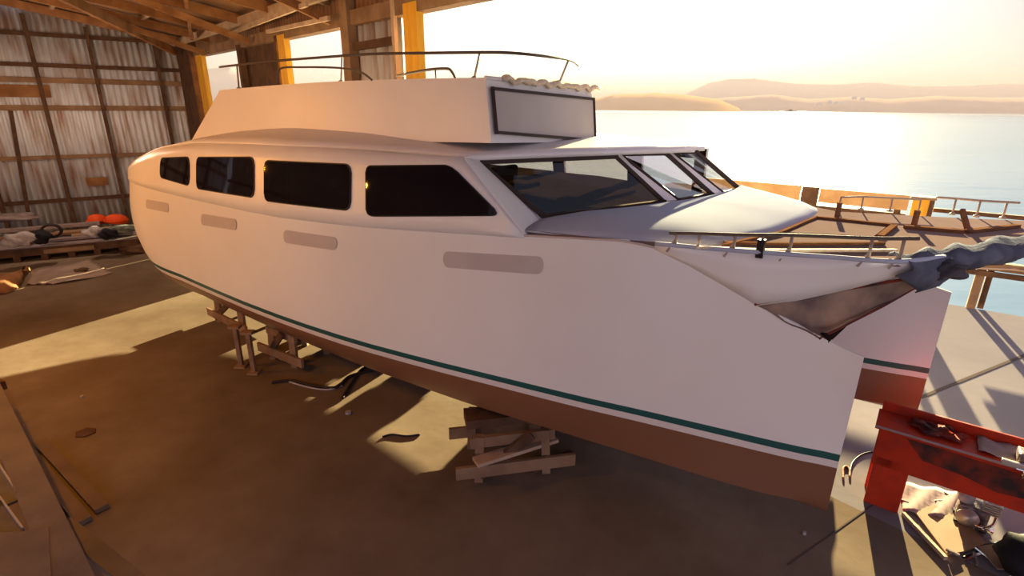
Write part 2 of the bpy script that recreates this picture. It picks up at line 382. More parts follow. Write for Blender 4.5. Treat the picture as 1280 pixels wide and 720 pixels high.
bm = BM(); beam(bm, at_z(985, 706, .004), at_z(1120, 610, .003), .012, .003); struct('trim_5', bm, M['joint'])
def sea_mat():
    m = bpy.data.materials.new('sea_water'); m.use_nodes = True; nt = m.node_tree; b = nt.nodes['Principled BSDF']
    b.inputs['Base Color'].default_value = (.22, .34, .47, 1); b.inputs['Roughness'].default_value = .2; b.inputs['IOR'].default_value = 1.33
    tc = nt.nodes.new('ShaderNodeTexCoord'); mp = nt.nodes.new('ShaderNodeMapping'); mp.inputs['Scale'].default_value = (.35, 1, 1)
    nt.links.new(tc.outputs['Object'], mp.inputs['Vector'])
    n1 = nt.nodes.new('ShaderNodeTexNoise'); n1.inputs['Scale'].default_value = .22; n1.inputs['Detail'].default_value = 8
    n2 = nt.nodes.new('ShaderNodeTexNoise'); n2.inputs['Scale'].default_value = .016; n2.inputs['Detail'].default_value = 5
    mp2 = nt.nodes.new('ShaderNodeMapping'); mp2.inputs['Scale'].default_value = (.3, 1.6, 1); nt.links.new(tc.outputs['Object'], mp2.inputs['Vector'])
    nt.links.new(mp.outputs[0], n1.inputs['Vector']); nt.links.new(mp2.outputs[0], n2.inputs['Vector'])
    bp = nt.nodes.new('ShaderNodeBump'); bp.inputs['Strength'].default_value = .35; bp.inputs['Distance'].default_value = .25
    nt.links.new(n1.outputs['Fac'], bp.inputs['Height']); nt.links.new(bp.outputs[0], b.inputs['Normal'])
    rp = nt.nodes.new('ShaderNodeValToRGB'); e = rp.color_ramp.elements; e[0].position = .4; e[0].color = (.10, .19, .31, 1); e[1].position = .62; e[1].color = (.15, .25, .38, 1)
    nt.links.new(n2.outputs['Fac'], rp.inputs[0]); nt.links.new(rp.outputs[0], b.inputs['Base Color'])
    return m
bm = BM(); R_ = 6000
grid(bm, [[(x, y, -1.5) for x in (-R_, -500, 500, R_)] for y in (-40, 200, R_)])
sea = obj('sea', bm, sea_mat()); tag(sea, kind='structure')
def ridge(name, prof, dist, m, depth=500, label=None):
    """prof: (pixel x, pixel y) of the crest; a solid ridge standing on the sea at that distance"""
    bm = BM(); rows = []
    pts = []
    for (x0, y0), (x1, y1) in zip(prof, prof[1:]):
        k = max(2, int(abs(x1-x0)/6))
        for i in range(k):
            t = i/k; pts.append((lerp(x0, x1, t), lerp(y0, y1, t)+(random.random()-.5)*.9))
    pts.append(prof[-1])
    for x, y in pts:
        d = ray(x, y); f = dist/sqrt(d.x**2+d.y**2); h = Vector((d.x*f, d.y*f, 0)); z = CAMH+d.z*f
        u = h.normalized(); z = max(z, -1)
        rows.append([h-u*depth*.5+Vector((0, 0, -2)), h-u*depth*.25+Vector((0, 0, z*.45+random.random()*z*.06)), h+Vector((0, 0, z)), h+u*depth*.5+Vector((0, 0, -2))])
    grid(bm, rows); o = obj(name, bm, m, smooth=True); tag(o, label, kind='structure'); return o
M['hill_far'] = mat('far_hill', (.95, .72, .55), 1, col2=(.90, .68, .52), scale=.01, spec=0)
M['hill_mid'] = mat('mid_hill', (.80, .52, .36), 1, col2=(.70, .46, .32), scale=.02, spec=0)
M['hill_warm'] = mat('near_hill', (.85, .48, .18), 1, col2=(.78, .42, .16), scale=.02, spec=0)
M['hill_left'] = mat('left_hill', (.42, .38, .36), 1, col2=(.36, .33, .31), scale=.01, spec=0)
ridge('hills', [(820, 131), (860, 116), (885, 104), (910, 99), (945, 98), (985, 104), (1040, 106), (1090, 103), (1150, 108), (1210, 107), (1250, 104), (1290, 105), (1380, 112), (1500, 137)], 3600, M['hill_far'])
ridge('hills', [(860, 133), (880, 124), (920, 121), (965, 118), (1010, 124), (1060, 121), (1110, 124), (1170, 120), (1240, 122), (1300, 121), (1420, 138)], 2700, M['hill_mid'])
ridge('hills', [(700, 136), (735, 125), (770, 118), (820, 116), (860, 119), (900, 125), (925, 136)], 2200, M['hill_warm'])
ridge('hills', [(60, 128), (150, 100), (220, 88), (290, 84), (350, 100), (420, 118), (520, 132)], 3000, M['hill_left'])
# pale houses on the far shore and a boat
for i, (x, y) in enumerate(((1037, 127), (1045, 128), (1054, 129), (1068, 122), (1078, 123), (1024, 130))):
    d = ray(x, y); f = 2540/sqrt(d.x**2+d.y**2); p = CAM+d*f
    bm = BM(); box(bm, (p.x, p.y, p.z-3), (14, 10, 8)); prism(bm, [(p.x-7, p.y-5, p.z+1), (p.x+7, p.y-5, p.z+1), (p.x, p.y-5, p.z+5)], 0, (0, 10, 0))
    o = obj('shore_house', bm, M['nose']); tag(o, 'tiny pale house on the wooded shore across the water', 'house', 'houses on the far shore')
d = ray(991, 136.2); f = 1700/sqrt(d.x**2+d.y**2); p = CAM+d*f
bm = BM(); prism(bm, [(p.x-16, p.y, 1.5), (p.x+16, p.y, 1.5), (p.x+12, p.y, -1.6), (p.x-13, p.y, -1.6)], 0, (0, 6, 0)); box(bm, (p.x-4, p.y+3, 3.6), (9, 4, 4.2))
tag(obj('ship', bm, M['wood_dk']), 'tiny dark vessel on the water below the far hills', 'ship')

# morning haze lying over the far water
bm = BM(); box(bm, (0, 3400, 68), (14000, 5200, 139))
hz = bpy.data.materials.new('haze'); hz.use_nodes = True; nt = hz.node_tree
for n in list(nt.nodes): nt.nodes.remove(n)
out = nt.nodes.new('ShaderNodeOutputMaterial'); sc = nt.nodes.new('ShaderNodeVolumeScatter'); ab = nt.nodes.new('ShaderNodeVolumeAbsorption'); ad = nt.nodes.new('ShaderNodeAddShader')
HD = .0006; hc = (.36, .32, .35)
sc.inputs['Color'].default_value = (*hc, 1); sc.inputs['Density'].default_value = HD; sc.inputs['Anisotropy'].default_value = 0
ab.inputs['Color'].default_value = (*hc, 1); ab.inputs['Density'].default_value = HD
nt.links.new(sc.outputs[0], ad.inputs[0]); nt.links.new(ab.outputs[0], ad.inputs[1]); nt.links.new(ad.outputs[0], out.inputs['Volume'])
o = obj('haze', bm, hz); tag(o, kind='structure')
# ------------------------------------------------------------------ quay fence and guard rail
fr = empty('plank_fence', qp(-3, 0), 'weathered brown board fence standing on the quay edge behind the boat', 'fence')
def qbox(name, a0, a1, z0, z1, m, par, d=0, th=.05):
    b_ = BM(); box(b_, qp((a0+a1)/2, (z0+z1)/2, d), (a1-a0, th, z1-z0), rot_for(QD)); return obj(name, b_, m, par)
qbox('board', -5.4, -3.16, 1.84, 2.18, M['board'], fr)
qbox('board', -2.78, -1.14, 1.84, 2.15, M['board'], fr)
qbox('rail', -5.4, -1.14, 1.66, 1.76, M['wood_dk'], fr, .04)
qbox('rail', -5.4, -1.14, 1.2, 1.3, M['wood_dk'], fr, .04)
qbox('rail', -5.4, -1.14, .6, .72, M['wood'], fr, .04)
for a in (-5.2, -1.3): qbox('post', a-.06, a+.06, 0, 1.84, M['wood_dk'], fr, .1, .12)
qbox('post', -3.14, -2.80, 0, 2.17, M['wood_dk'], fr, 0, .14)
yb = empty('yellow_post', qp(-.93, 0), 'yellow painted square post closing the right end of the board fence', 'post')
qbox('shaft', -1.08, -.76, 0, 2.1, M['yellow'], yb, .02, .2); qbox('cap', -1.12, -.70, 2.1, 2.15, M['wood'], yb, .02, .28)
qbox('side_plate', -.80, -.72, 1.5, 2.1, M['wood_dk'], yb, -.06, .12)
bo = empty('handrail_beam', qp(1.4, 0), 'long dark horizontal beam on posts running right of the yellow post', 'railing')
qbox('beam', -.70, 6, 1.82, 1.90, M['wood_dk'], bo, .3, .08)
for a in (2.4, 4.2, 5.9): qbox('post', a-.06, a+.06, 0, 1.84, M['wood_dk'], bo, .3, .1)
gr = empty('guard_rail', qp(1.2, 0), 'brown timber guard rail with stout legs at the quay edge, right of the bows', 'railing')
qbox('top_beam', -.55, 5, .84, 1.0, M['wood'], gr, 0, .16); qbox('front_rail', -.4, 5, .72, .82, M['wood_dk'], gr, -.1, .06)
qbox('post', .22, .36, 0, .86, M['wood'], gr, 0, .12); qbox('post', .40, .50, 0, .86, M['wood_dk'], gr, .12, .1)
for a in (2.2, 4.1): qbox('post', a, a+.14, 0, .86, M['wood'], gr, 0, .12)
b_ = BM(); beam(b_, qp(.0, .84, -.14), qp(.75, .93, -.14), .05, .03); beam(b_, qp(.75, .93, -.14), qp(3, .78, -.14), .05, .03); obj('batten', b_, M['wood_pale'], gr)

# ------------------------------------------------------------------ the catamaran
root = empty('catamaran', B(5.5, -1.1, 0), 'large white wooden power catamaran with green boot stripe propped up in the shed', 'boat')
Tc = [(0, .0), (.25, .11), (.47, .18), (.79, .25), (1.48, .36), (2.28, .49), (3.16, .64), (3.84, .72), (5, .83), (6.75, .90), (8, .91), (9, .90), (10, .80), (10.8, .6), (11.4, .35), (11.9, .0)]
Tw = [(0, 0), (.3, .10), (.85, .23), (1.5, .38), (2.06, .52), (2.86, .69), (3.76, .88), (4.8, 1.06), (5.84, 1.17), (6.9, 1.23), (8.2, 1.25), (9.3, 1.25), (10, 1.22), (10.6, 1.12), (11.2, .9), (11.6, .62), (11.9, 0)]
Tt = [(0, .015), (.43, .13), (.85, .25), (1.2, .34), (1.5, .44), (2, .59), (2.7, .75), (3.55, .93), (4.5, 1.11), (5.8, 1.27), (7.5, 1.33), (9, 1.32), (10, 1.26), (10.7, 1.14), (11.2, .98), (11.55, .76), (11.8, .48), (11.95, 0)]
Tz = [(0, 2.09), (.13, 2.12), (.43, 2.24), (.74, 2.37), (1.01, 2.5), (1.26, 2.63), (1.5, 2.755), (1.7, 2.785), (2, 2.775), (2.7, 2.735), (3.55, 2.69), (4.5, 2.64), (5.8, 2.6), (12, 2.58)]
Tb = [(0, .76), (9, .75), (10, .80), (10.8, .93), (11.4, 1.18), (11.8, 1.5), (11.95, 1.75)]
Te = [(2, 3.33), (3.3, 3.36), (5, 3.38), (6.5, 3.36), (8, 3.30), (9, 3.17), (10, 2.95), (10.8, 2.75), (11.4, 2.64), (12, 2.59)]
def wat(s, z):      # half width of the near hull at station s and height z (keel line to seam)
    zb = tab(Tb, s); zt = tab(Tz, s); f = min(1, max(0, (z-zb)/max(.01, zt-zb)))
    c, w, t = stab(Tc, s), stab(Tw, s), stab(Tt, s)
    if s < 1.6: t = t*lerp(.35, 1, max(0, s/1.6))
    if z < 1.2: a = lerp(c, w, sin(min(1, max(0, (z-.75)/.45))*pi/2))
    else:
        v = (z-1.2)/max(.01, zt-1.2)
        a = lerp(w, t, v if s > 2.5 else v**1.6)
    k = min(1, max(0, (s-9)/1.3))
    return max(0, lerp(a, lerp(c, t, f**.22)+.17*sin(pi*f**.8)*min(1, max(0, (11.95-s)/.3)), k))
def side_n(s, z):   # whole near side, hull then cabin side
    zt = tab(Tz, s)
    if z <= zt: return wat(s, z)
    return stab(Tt, s)-.15*min(1.2, (z-zt)/.7)*min(1, max(.2, (12-s)/1.2))
def on_side(x, y, g=0):
    d = ray(x, y); t = 2.0; prev = None
    while t < 25:
        s, n, z = bf(CAM+d*t); f = n-(side_n(s, z)+g)
        if prev is not None and f < 0:
            a, b = t-.03, t
            for _ in range(20):
                m_ = (a+b)/2; s, n, z = bf(CAM+d*m_)
                if n-(side_n(s, z)+g) < 0: b = m_
                else: a = m_
            return s, z
        prev = f; t += .03
    raise Exception('miss %s' % ((x, y),))
ST = [0, .12, .25, .4, .55, .74, .9, 1.05, 1.2, 1.35, 1.5, 1.6, 1.75, 2, 2.35, 2.7, 3.1, 3.55, 4, 4.5, 5, 5.6, 6.2, 7, 7.8, 8.5, 9, 9.4, 9.8, 10.1, 10.4, 10.7, 10.95, 11.2, 11.4, 11.55, 11.7, 11.8, 11.88, 11.94]
def hull_mesh(bm, P, inner=.9, ztop=None):
    rows = []
    for s in ST:
        zb = tab(Tb, s); zt = tab(Tz, s) if ztop is None else min(tab(Tz, s), ztop(s)); ring = []
        nose = .25*max(0, 1-s/.5)**2
        ring.append(P(s+nose*.0, 0, zb-.11+.05*max(0, 1-s)))
        zs = [zb+.0, zb+.06, zb+.18, zb+.34, zb+.5]+[lerp(zb+.5, zt, k/6) for k in range(1, 7)]
        for z in zs: ring.append(P(s, max(.012, wat(s, z)), z))
        for z in zs[::-1]: ring.append(P(s, -max(.012, wat(s, z)*inner), z))
        rows.append(ring)
    R = grid(bm, rows, True); bm.faces.new(R[0]); bm.faces.new(R[-1][::-1])
bm = BM(); hull_mesh(bm, B); nh = obj('hull', bm, M['hull'], root, smooth=True)
nh['label'] = 'near white hull with the blurred grey port covers'
bm = BM(); hull_mesh(bm, lambda s, n, z: B(s-.50+.04*min(s, 8), -2.29-n, z)); fh = obj('hull', bm, M['hull'], root, smooth=True)
for o_ in (nh, fh):
    m_ = o_.modifiers.new('es', 'EDGE_SPLIT'); m_.split_angle = radians(38)
# rub seam
sm = [on_side(x, y, .0) for x, y in ((176, 231), (210, 240), (250, 250), (300, 260), (340, 268), (390, 274), (440, 280), (490, 284), (537, 287), (640, 294), (740, 299), (806, 302))]
bm = BM(); tube(bm, smooth_path([B(s, stab(Tt, s)+.0, tab(Tz, s)) for s in (1.5, 1.75, 2, 2.7, 3.5, 4.5, 5.8, 7, 8, 9, 10, 10.7, 11.2, 11.5)], 5), .010, 6)
M['seamc'] = mat('seam_filler', (.55, .45, .40), .6)
obj('rub_seam', bm, M['seamc'], root, smooth=True)
# upper works: cabin side, aft end, roof
FNs = 3.28
def zt_(s): return tab(Tz, s)
bm = BM(); ss = [2.58, 2.75, 2.9, 3.1, 3.28, 3.5, 3.8, 4.2, 4.6, 5, 5.6, 6.2, 7, 7.8, 8.5, 9, 9.5, 10, 10.4, 10.7, 11, 11.2, 11.4, 11.55, 11.7, 11.8, 11.88, 11.94]
rows = []
for s in ss:
    z0 = zt_(s)-.02; z1 = tab(Te, s)
    if s < FNs: z1 = lerp(z0+.02, tab(Te, FNs), (s-2.58)/(FNs-2.58))
    rows.append([B(s, side_n(s, lerp(z0, z1, k/5)), lerp(z0, z1, k/5)) for k in range(6)])
grid(bm, rows); obj('cabin_side', bm, M['white'], root, smooth=True, sol=.04, soff=0)
def far_n(s, z):
    q = -2.29-side_n(min(max(s, 3.6), 11.9), z)
    return lerp(-2.62, q, min(1, max(0, (s-2.2)/1.8)))
# aft end closing panel
bm = BM()
rows = [[B(11.93, lerp(.05, -2.35, k/6), z) for k in range(7)] for z in (1.7, 2.1, 2.58, tab(Te, 11.93))]
grid(bm, rows); obj('transom', bm, M['white'], root, sol=.05)
# far cabin side with two window openings
bm = BM(); fs = [2.2, 2.35, 3.2, 3.45, 4.82, 5.05, 6.6, 7.8, 9, 10, 10.7, 11.2, 11.6, 11.94]; zz = [2.58, 2.77, 3.2, 3.4]
V = {}
for i, s in enumerate(fs):
    for j, z in enumerate(zz):
        zq = min(z, tab(Te, s)) if j < 3 else tab(Te, s)
        V[i, j] = bm.verts.new(B(s, far_n(s, zq), zq))
for i in range(len(fs)-1):
    for j in range(3):
        if j == 1 and fs[i] in (2.35, 3.45, 5.05): continue
        bm.faces.new((V[i, j], V[i+1, j], V[i+1, j+1], V[i, j+1]))
bmesh.ops.remove_doubles(bm, verts=bm.verts[:], dist=.001)
obj('cabin_side', bm, M['white'], root, sol=.04)
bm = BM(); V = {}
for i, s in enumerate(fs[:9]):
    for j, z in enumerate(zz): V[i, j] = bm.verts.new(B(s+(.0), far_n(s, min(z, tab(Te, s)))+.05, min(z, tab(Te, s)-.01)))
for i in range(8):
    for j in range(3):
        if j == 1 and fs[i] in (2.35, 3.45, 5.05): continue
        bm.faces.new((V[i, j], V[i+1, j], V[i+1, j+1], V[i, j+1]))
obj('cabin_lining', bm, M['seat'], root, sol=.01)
for a, b in ((2.35, 3.2), (3.45, 4.82), (5.05, 6.6)):
    bm = BM(); face(bm, [B(a, far_n(a, 2.77), 2.77), B(b, far_n(b, 2.77), 2.77), B(b, far_n(b, 3.2), 3.2), B(a, far_n(a, 3.2), 3.2)])
    obj('window', bm, M['glass_clear'], root)
# roof
FE = [(0, (3.28, .62)), (.32, (2.63, -1.0)), (.56, (2.33, -1.72)), (.85, (2.2, -2.42)), (1, (2.3, -2.66))]
def fedge(v):
    for (a, p), (b, q) in zip(FE, FE[1:]):
        if v <= b+1e-6:
            t = (v-a)/(b-a); return lerp(p[0], q[0], t), lerp(p[1], q[1], t)
    return FE[-1][1]
bm = BM(); rows = []
NV = 20
for i in range(0, 29):
    t = i/28; row = []
    for j in range(NV+1):
        v = j/NV; fs_, fn = fedge(v)
        s = lerp(fs_-.03, 11.95, t)
        nn_ = side_n(s, tab(Te, s)) if s > 2.6 else .7
        nf = far_n(s, tab(Te, s))
        n = lerp(nn_+.015, nf-.015, v)
        if t < .25: n = lerp(fn, n, t/.25) if True else n
        if t < .25:
            s = lerp(fs_-.03, s, 1)
        cam = lerp(.05, .20, min(1, t*2.2))*min(1, max(0, (12-s)/5.5))*min(1, max(.12, t/.1))
        q = 1-(2*v-1)**2
        q = min(1, q*1.5)**.8
        z = tab(Te, s)+cam*q
        row.append(B(s, n, z))
    rows.append(row)
grid(bm, rows); obj('roof', bm, M['white'], root, smooth=True, sol=.05, soff=0)
# bridge deck box between the hulls, cabin sole
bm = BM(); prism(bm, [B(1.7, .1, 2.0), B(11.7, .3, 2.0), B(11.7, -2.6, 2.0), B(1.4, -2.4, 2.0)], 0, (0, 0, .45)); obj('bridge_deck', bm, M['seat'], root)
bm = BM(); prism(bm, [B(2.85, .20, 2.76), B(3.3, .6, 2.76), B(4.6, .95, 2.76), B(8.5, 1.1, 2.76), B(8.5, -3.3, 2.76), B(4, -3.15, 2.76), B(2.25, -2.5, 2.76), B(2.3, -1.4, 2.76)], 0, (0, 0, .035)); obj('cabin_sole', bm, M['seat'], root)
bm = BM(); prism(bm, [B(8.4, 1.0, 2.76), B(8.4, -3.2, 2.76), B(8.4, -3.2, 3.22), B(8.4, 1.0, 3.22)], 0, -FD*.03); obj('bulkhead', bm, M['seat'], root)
# near-side windows
def rr_outline(x0, x1, top, bot, rx, rad_l, rad_r):
    pass
def strip_window(name, quad, rad, g, m, parent, th=.02, grow=0, cols=22):
    (tl, tr, br, bl) = [on_side(*p) for p in quad]
    def cx(u, v):   # bilinear s,z
        a = (lerp(tl[0], tr[0], u), lerp(tl[1], tr[1], u)); b = (lerp(bl[0], br[0], u), lerp(bl[1], br[1], u))
        return lerp(a[0], b[0], v), lerp(a[1], b[1], v)
    W_ = abs(tl[0]-tr[0]); H_ = abs(tl[1]-bl[1]); ru = rad/W_; rv = rad/H_
    gu = grow/W_; gv = grow/H_
    bm = BM(); rows = []
    us = []
    for k in range(cols+1):
        t = k/cols; us.append(t)
    us = sorted(set([ru*x/5 for x in range(6)]+[1-ru*x/5 for x in range(6)]+[ru+(1-2*ru)*x/10 for x in range(11)]))
    for u in us:
        e = 0
        if u < ru: q = 1-u/ru; e = 1-sqrt(max(0, 1-q*q))
        elif u > 1-ru: q = 1-(1-u)/ru; e = 1-sqrt(max(0, 1-q*q))
        v0 = e*rv-gv; v1 = 1-e*rv+gv; uu = lerp(-gu, 1+gu, u)
        row = []
        for k in range(5):
            s, z = cx(uu, lerp(v0, v1, k/4)); row.append(B(s, side_n(s, z)+g, z))
        rows.append(row)
    grid(bm, rows); bmesh.ops.remove_doubles(bm, verts=bm.verts[:], dist=.0005)
    return obj(name, bm, m, parent, sol=th, soff=0, smooth=False)
WQ = [((204, 198), (239, 197), (239, 231), (203, 221)), ((249, 197), (320, 197), (320, 246), (249, 235)),
      ((334, 201), (441, 206), (440, 262), (334, 250)), ((461, 208), (566, 207), (626, 268), (462, 269))]
for i, q in enumerate(WQ):
    gsk = strip_window('window', q, .09 if i < 3 else .07, .026, M['black'], root, grow=.012)
    strip_window('pane', q, .085 if i < 3 else .06, .030, M['glass_dark'], gsk)
# grey masked ports on the topsides
for q in (((183, 249), (211, 254), (211, 266), (183, 260)), ((252, 267), (296, 274), (296, 288), (252, 281)), ((355, 287), (422, 297), (421, 313), (355, 303)), ((554, 314), (680, 321), (679, 343), (555, 334))):
    strip_window('port_cover', q, .06, .004, M['port'], root, th=.006)
# wheelhouse front: corner points
P1 = [B(3.30, .46, 3.30), B(2.66, -1.02, 3.30), B(2.235, -1.42, 2.82), B(2.75, .2, 2.82)]
P1 = [at_z(600, 203, 3.30), at_z(770, 196, 3.30), at_z(830, 252, 2.81), at_z(680, 271, 2.81)]
P2 = [at_z(775, 193, 3.31), at_z(833, 192, 3.31), at_z(890, 243, 2.82), at_z(848, 250, 2.82)]
P3 = [at_z(838, 190, 3.31), at_z(870, 190, 3.31), at_z(925, 237, 2.82), at_z(903, 241, 2.82)]
for nm, P, gm in (('windscreen', P1, M['glass']), ('windscreen', P2, M['glass_mirror']), ('windscreen', P3, M['glass_mirror'])):
    b_ = BM()
    for a, b in zip(P, P[1:]+P[:1]): beam(b_, a, b, .05, .04)
    for a in P: box(b_, a, (.045, .045, .045))
    fr_ = obj(nm, b_, M['frame'], root); fr_['label'] = 'dark framed slanted windscreen pane'
    b_ = BM(); face(b_, P); obj('pane', b_, gm, fr_)
# white surrounds between the panes
def skin(name, pts, th=.03, m='white'):
    b_ = BM(); face(b_, pts); bmesh.ops.triangulate(b_, faces=b_.faces[:]); return obj(name, b_, M[m], root, sol=th, soff=0)
cs = FNs; ctop = B(cs, side_n(cs, 3.34), 3.36); cbot = B(2.58, side_n(2.58, 2.74), 2.74)
skin('pillar', [ctop, P1[0]+Vector((0, 0, .06)), P1[0], P1[3], P1[3]+Vector((0, 0, -.06)), cbot])
skin('pillar', [P1[1], P2[0], P2[3], P1[2]]); skin('pillar', [P2[1], P3[0], P3[3], P2[2]])
ft = B(2.22, -2.62, 3.33); fb_ = B(2.2, -2.66, 2.75)

zl = Vector((0, 0, .07)); zd = Vector((0, 0, -.08))
skin('head_rail', [P1[0], P1[1], P1[1]+zl, P1[0]+zl]); skin('head_rail', [P1[1], P2[0], P2[0]+zl, P1[1]+zl]); skin('head_rail', [P2[0], P3[1], P3[1]+zl, P2[0]+zl])
skin('sill', [P1[3], P1[2], P1[2]+zd, P1[3]+zd]); skin('sill', [P1[2], P2[3], P2[3]+zd, P1[2]+zd]); skin('sill', [P2[3], P3[2], P3[2]+zd, P2[3]+zd])
# inside the wheelhouse: console and two seats
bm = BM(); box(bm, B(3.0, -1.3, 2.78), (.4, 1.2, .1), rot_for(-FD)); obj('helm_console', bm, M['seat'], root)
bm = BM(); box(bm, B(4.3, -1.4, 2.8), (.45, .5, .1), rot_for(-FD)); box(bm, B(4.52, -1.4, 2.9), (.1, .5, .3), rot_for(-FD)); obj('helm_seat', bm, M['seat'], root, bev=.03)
# foredeck
near_edge = [(2.9, .74), (2.35, .66), (2.0, .585), (1.7, .50), (1.5, .44), (1.1, .31), (.7, .15), (.3, -.02), (-.06, -.18), (-.31, -.56)]
front_edge = [(-.55, -.95), (-.9, -1.65), (-1.3, -2.5), (-1.35, -2.95)]
far_edge = [(-.9, -2.84), (-.2, -2.52), (.6, -2.2), (1.5, -2.75), (2.0, -3.15), (2.9, -3.3)]
ZD = 2.78
bm = BM(); prism(bm, [B(s, n-.035, ZD) for s, n in near_edge]+[B(s, n, ZD) for s, n in front_edge+far_edge], 0, (0, 0, -.04)); 
bmesh.ops.triangulate(bm, faces=[f for f in bm.faces if len(f.verts) > 4])
obj('foredeck', bm, M['deck'], root)
# white toe strip along the near deck edge
bm = BM(); tube(bm, smooth_path([B(s, n, ZD+.008) for s, n in near_edge[4:]], 4), .018, 6); obj('toe_rail', bm, M['nose'], root, smooth=True)
# wing panel below the near deck edge down to the hull's sheer
bm = BM(); rows = []
low = [(1.5, .44, 2.74), (1.26, wat(1.26, 2.62), 2.62), (1.01, wat(1.01, 2.49), 2.49), (.74, .17, 2.365), (.5, .03, 2.42), (.2, -.14, 2.53), (-.15, -.38, 2.66), (-.31, -.56, 2.70)]
hi = [(1.5, .44, 2.78), (1.3, .38, 2.78), (1.1, .31, 2.78), (.8, .19, 2.78), (.5, .07, 2.78), (.2, -.06, 2.78), (-.1, -.22, 2.78), (-.31, -.56, 2.78)]
for a, b in zip(low, hi): rows.append([B(*[lerp(a[i], b[i], k/3) for i in range(3)]) for k in range(4)])
grid(bm, rows); obj('wing_panel', bm, M['white'], root, smooth=True, sol=.03, soff=-1)
# coachroof nose
ne = [(2.62, .69, 2.80), (2.0, .54, 2.80), (1.6, .40, 2.80), (1.3, .27, 2.8), (1.05, .13, 2.8), (.9, -.3, 2.80), (.83, -.58, 2.8), (.76, -1.2, 2.8), (.74, -1.74, 2.8), (.83, -2.33, 2.8), (1.3, -2.75, 2.8), (1.9, -3.05, 2.8)]
ne = smooth_path([Vector(p) for p in ne], 5)
top = [B(*bf(P1[3])), P1[2], P2[3], P2[2], P3[3], P3[2]]
def along(path, t):
    L = [(path[i+1]-path[i]).length for i in range(len(path)-1)]; T = sum(L)*t
    for i, l in enumerate(L):
        if T <= l or i == len(L)-1: return path[i].lerp(path[i+1], min(1, T/max(l, 1e-6)))
        T -= l
bm = BM(); rows = []; NA = 40; NB = 10
for i in range(NA+1):
    t = i/NA; e = ne[0] if False else along(ne, t); eo = B(e.x, e.y, ZD-.005); w_ = along(top, t)
    if t == 0: w_ = P1[3]
    w_ = w_+Vector((0, 0, -.01)); row = []
    for k in range(NB+1):
        f = k/NB; p = w_.lerp(eo, f)
        p.z = ZD-.005+(w_.z-ZD+.005)*(1-f)+.085*(sin(pi*min(1, f*1.0))**.6 if 0 < f < 1 else 0)*min(1, (t+.02)*6)
        row.append(p)
    rows.append(row)
grid(bm, rows); obj('coachroof_nose', bm, M['nose'], root, smooth=True, sol=.01, soff=-1)
# teak frames of the deck well and toe strips
def strip(pts, w, h, name='trim', m='teak'):
    b_ = BM()
    for a, b in zip(pts, pts[1:]): beam(b_, a, b, w, h)
    return obj(name, b_, M[m], root)
zz_ = ZD+.012
wl = [at_z(*p, zz_) for p in ((905, 307), (976, 291), (1020, 272), (1070, 277), (1118, 282), (1100, 296))]
strip(wl[:3], .03, .03, 'well_trim'); strip(wl[2:5], .05, .03, 'well_trim'); strip(wl[4:], .05, .03, 'well_trim')
strip([at_z(*p, zz_) for p in ((905, 303), (975, 305), (1105, 304))], .035, .02, 'deck_batten'); strip([at_z(*p, zz_) for p in ((870, 309), (960, 313), (1120, 313))], .03, .02, 'deck_batten', 'cover')
strip([at_z(*p, zz_) for p in ((1130, 284), (1204, 290))], .06, .04, 'toe_strip'); strip([at_z(*p, zz_) for p in ((1208, 290), (1272, 283))], .05, .04, 'toe_strip')
for a, b in (((1142, 283), (1143, 264)), ((1046, 272), (1051, 250)), ((1210, 288), (1224, 256))):
    p = at_z(*a, ZD); L = .15 if a[0] != 1210 else .22
    q = at_z(b[0], b[1], ZD+L); q = Vector((p.x, p.y, ZD+L)) if a[0] != 1210 else p+Vector((.03, .16, L-.06))
    strip([p, q], .035, .035, 'deck_post')
# hatch panel in the well
bm = BM(); prism(bm, [at_z(*p, ZD+.004) for p in ((985, 291), (1024, 275), (1108, 284), (1092, 296))], 0, (0, 0, .006)); obj('well_cover', bm, M['deck'], root)
# near bow rail
def rail(name, tops, bases, r=.014, feet=True, m='steel_dk', lean=.0):
    b_ = BM(); tube(b_, smooth_path(tops, 4), r, 8); rr = obj(name, b_, M[m], root, smooth=True)
    for a, b in bases:
        b2 = BM(); tube(b2, [a, b], r*.85, 7)
        if feet: lathe(b2, b-Vector((0, 0, .0)), [(.028, -.004), (.028, .012), (.012, .02)], 10)
        obj('stanchion', b2, M['steel'] if m == 'steel_dk' else M[m], rr, smooth=True)
    return rr
def en(s): return tab([(a, b) for a, b in near_edge[::-1][1:]], s)
hr = .12
tp = []; bs = []
for x in (846, 872, 917, 952, 988, 1083, 1126):
    # base on the deck edge
    best = min(((abs((at_z(x, 0+yy, ZD)-B(s, en(s)-.03, ZD)).length), s) for yy in range(300, 330, 2) for s in [k*.02-.06 for k in range(80)]))
    s = best[1]; b = B(s, en(s)-.03, ZD); bs.append((s, b))
hts = []
for (s, b), x in zip(bs, (846, 872, 917, 952, 988, 1083, 1126)):
    yt = lerp(291.5, 298, (x-838)/307.)
    # height so that the rail's top sits at that level
    dd = ray(x, yt); hd = sqrt(b.x**2+b.y**2); f = hd/sqrt(dd.x**2+dd.y**2); hts.append(CAMH+dd.z*f)
hav = sum(hts)/len(hts)
T_ = [Vector((b.x, b.y, lerp(hts[0], hts[-1], i/6))) for i, (s, b) in enumerate(bs)]
ext0 = T_[0]+(T_[0]-T_[1]).normalized()*.06; ext1 = T_[-1]+(T_[-1]-T_[-2]).normalized()*.09
nr = rail('bow_rail', [ext0]+T_+[ext1], [(T_[i], bs[i][1]) for i in range(7)])
b_ = BM(); p = T_[3]; box(b_, p+Vector((0, 0, -.10))+NN*.02, (.05, .05, .14), rot_for(FD)); o_ = obj('rail_clamp', b_, M['black'], nr)
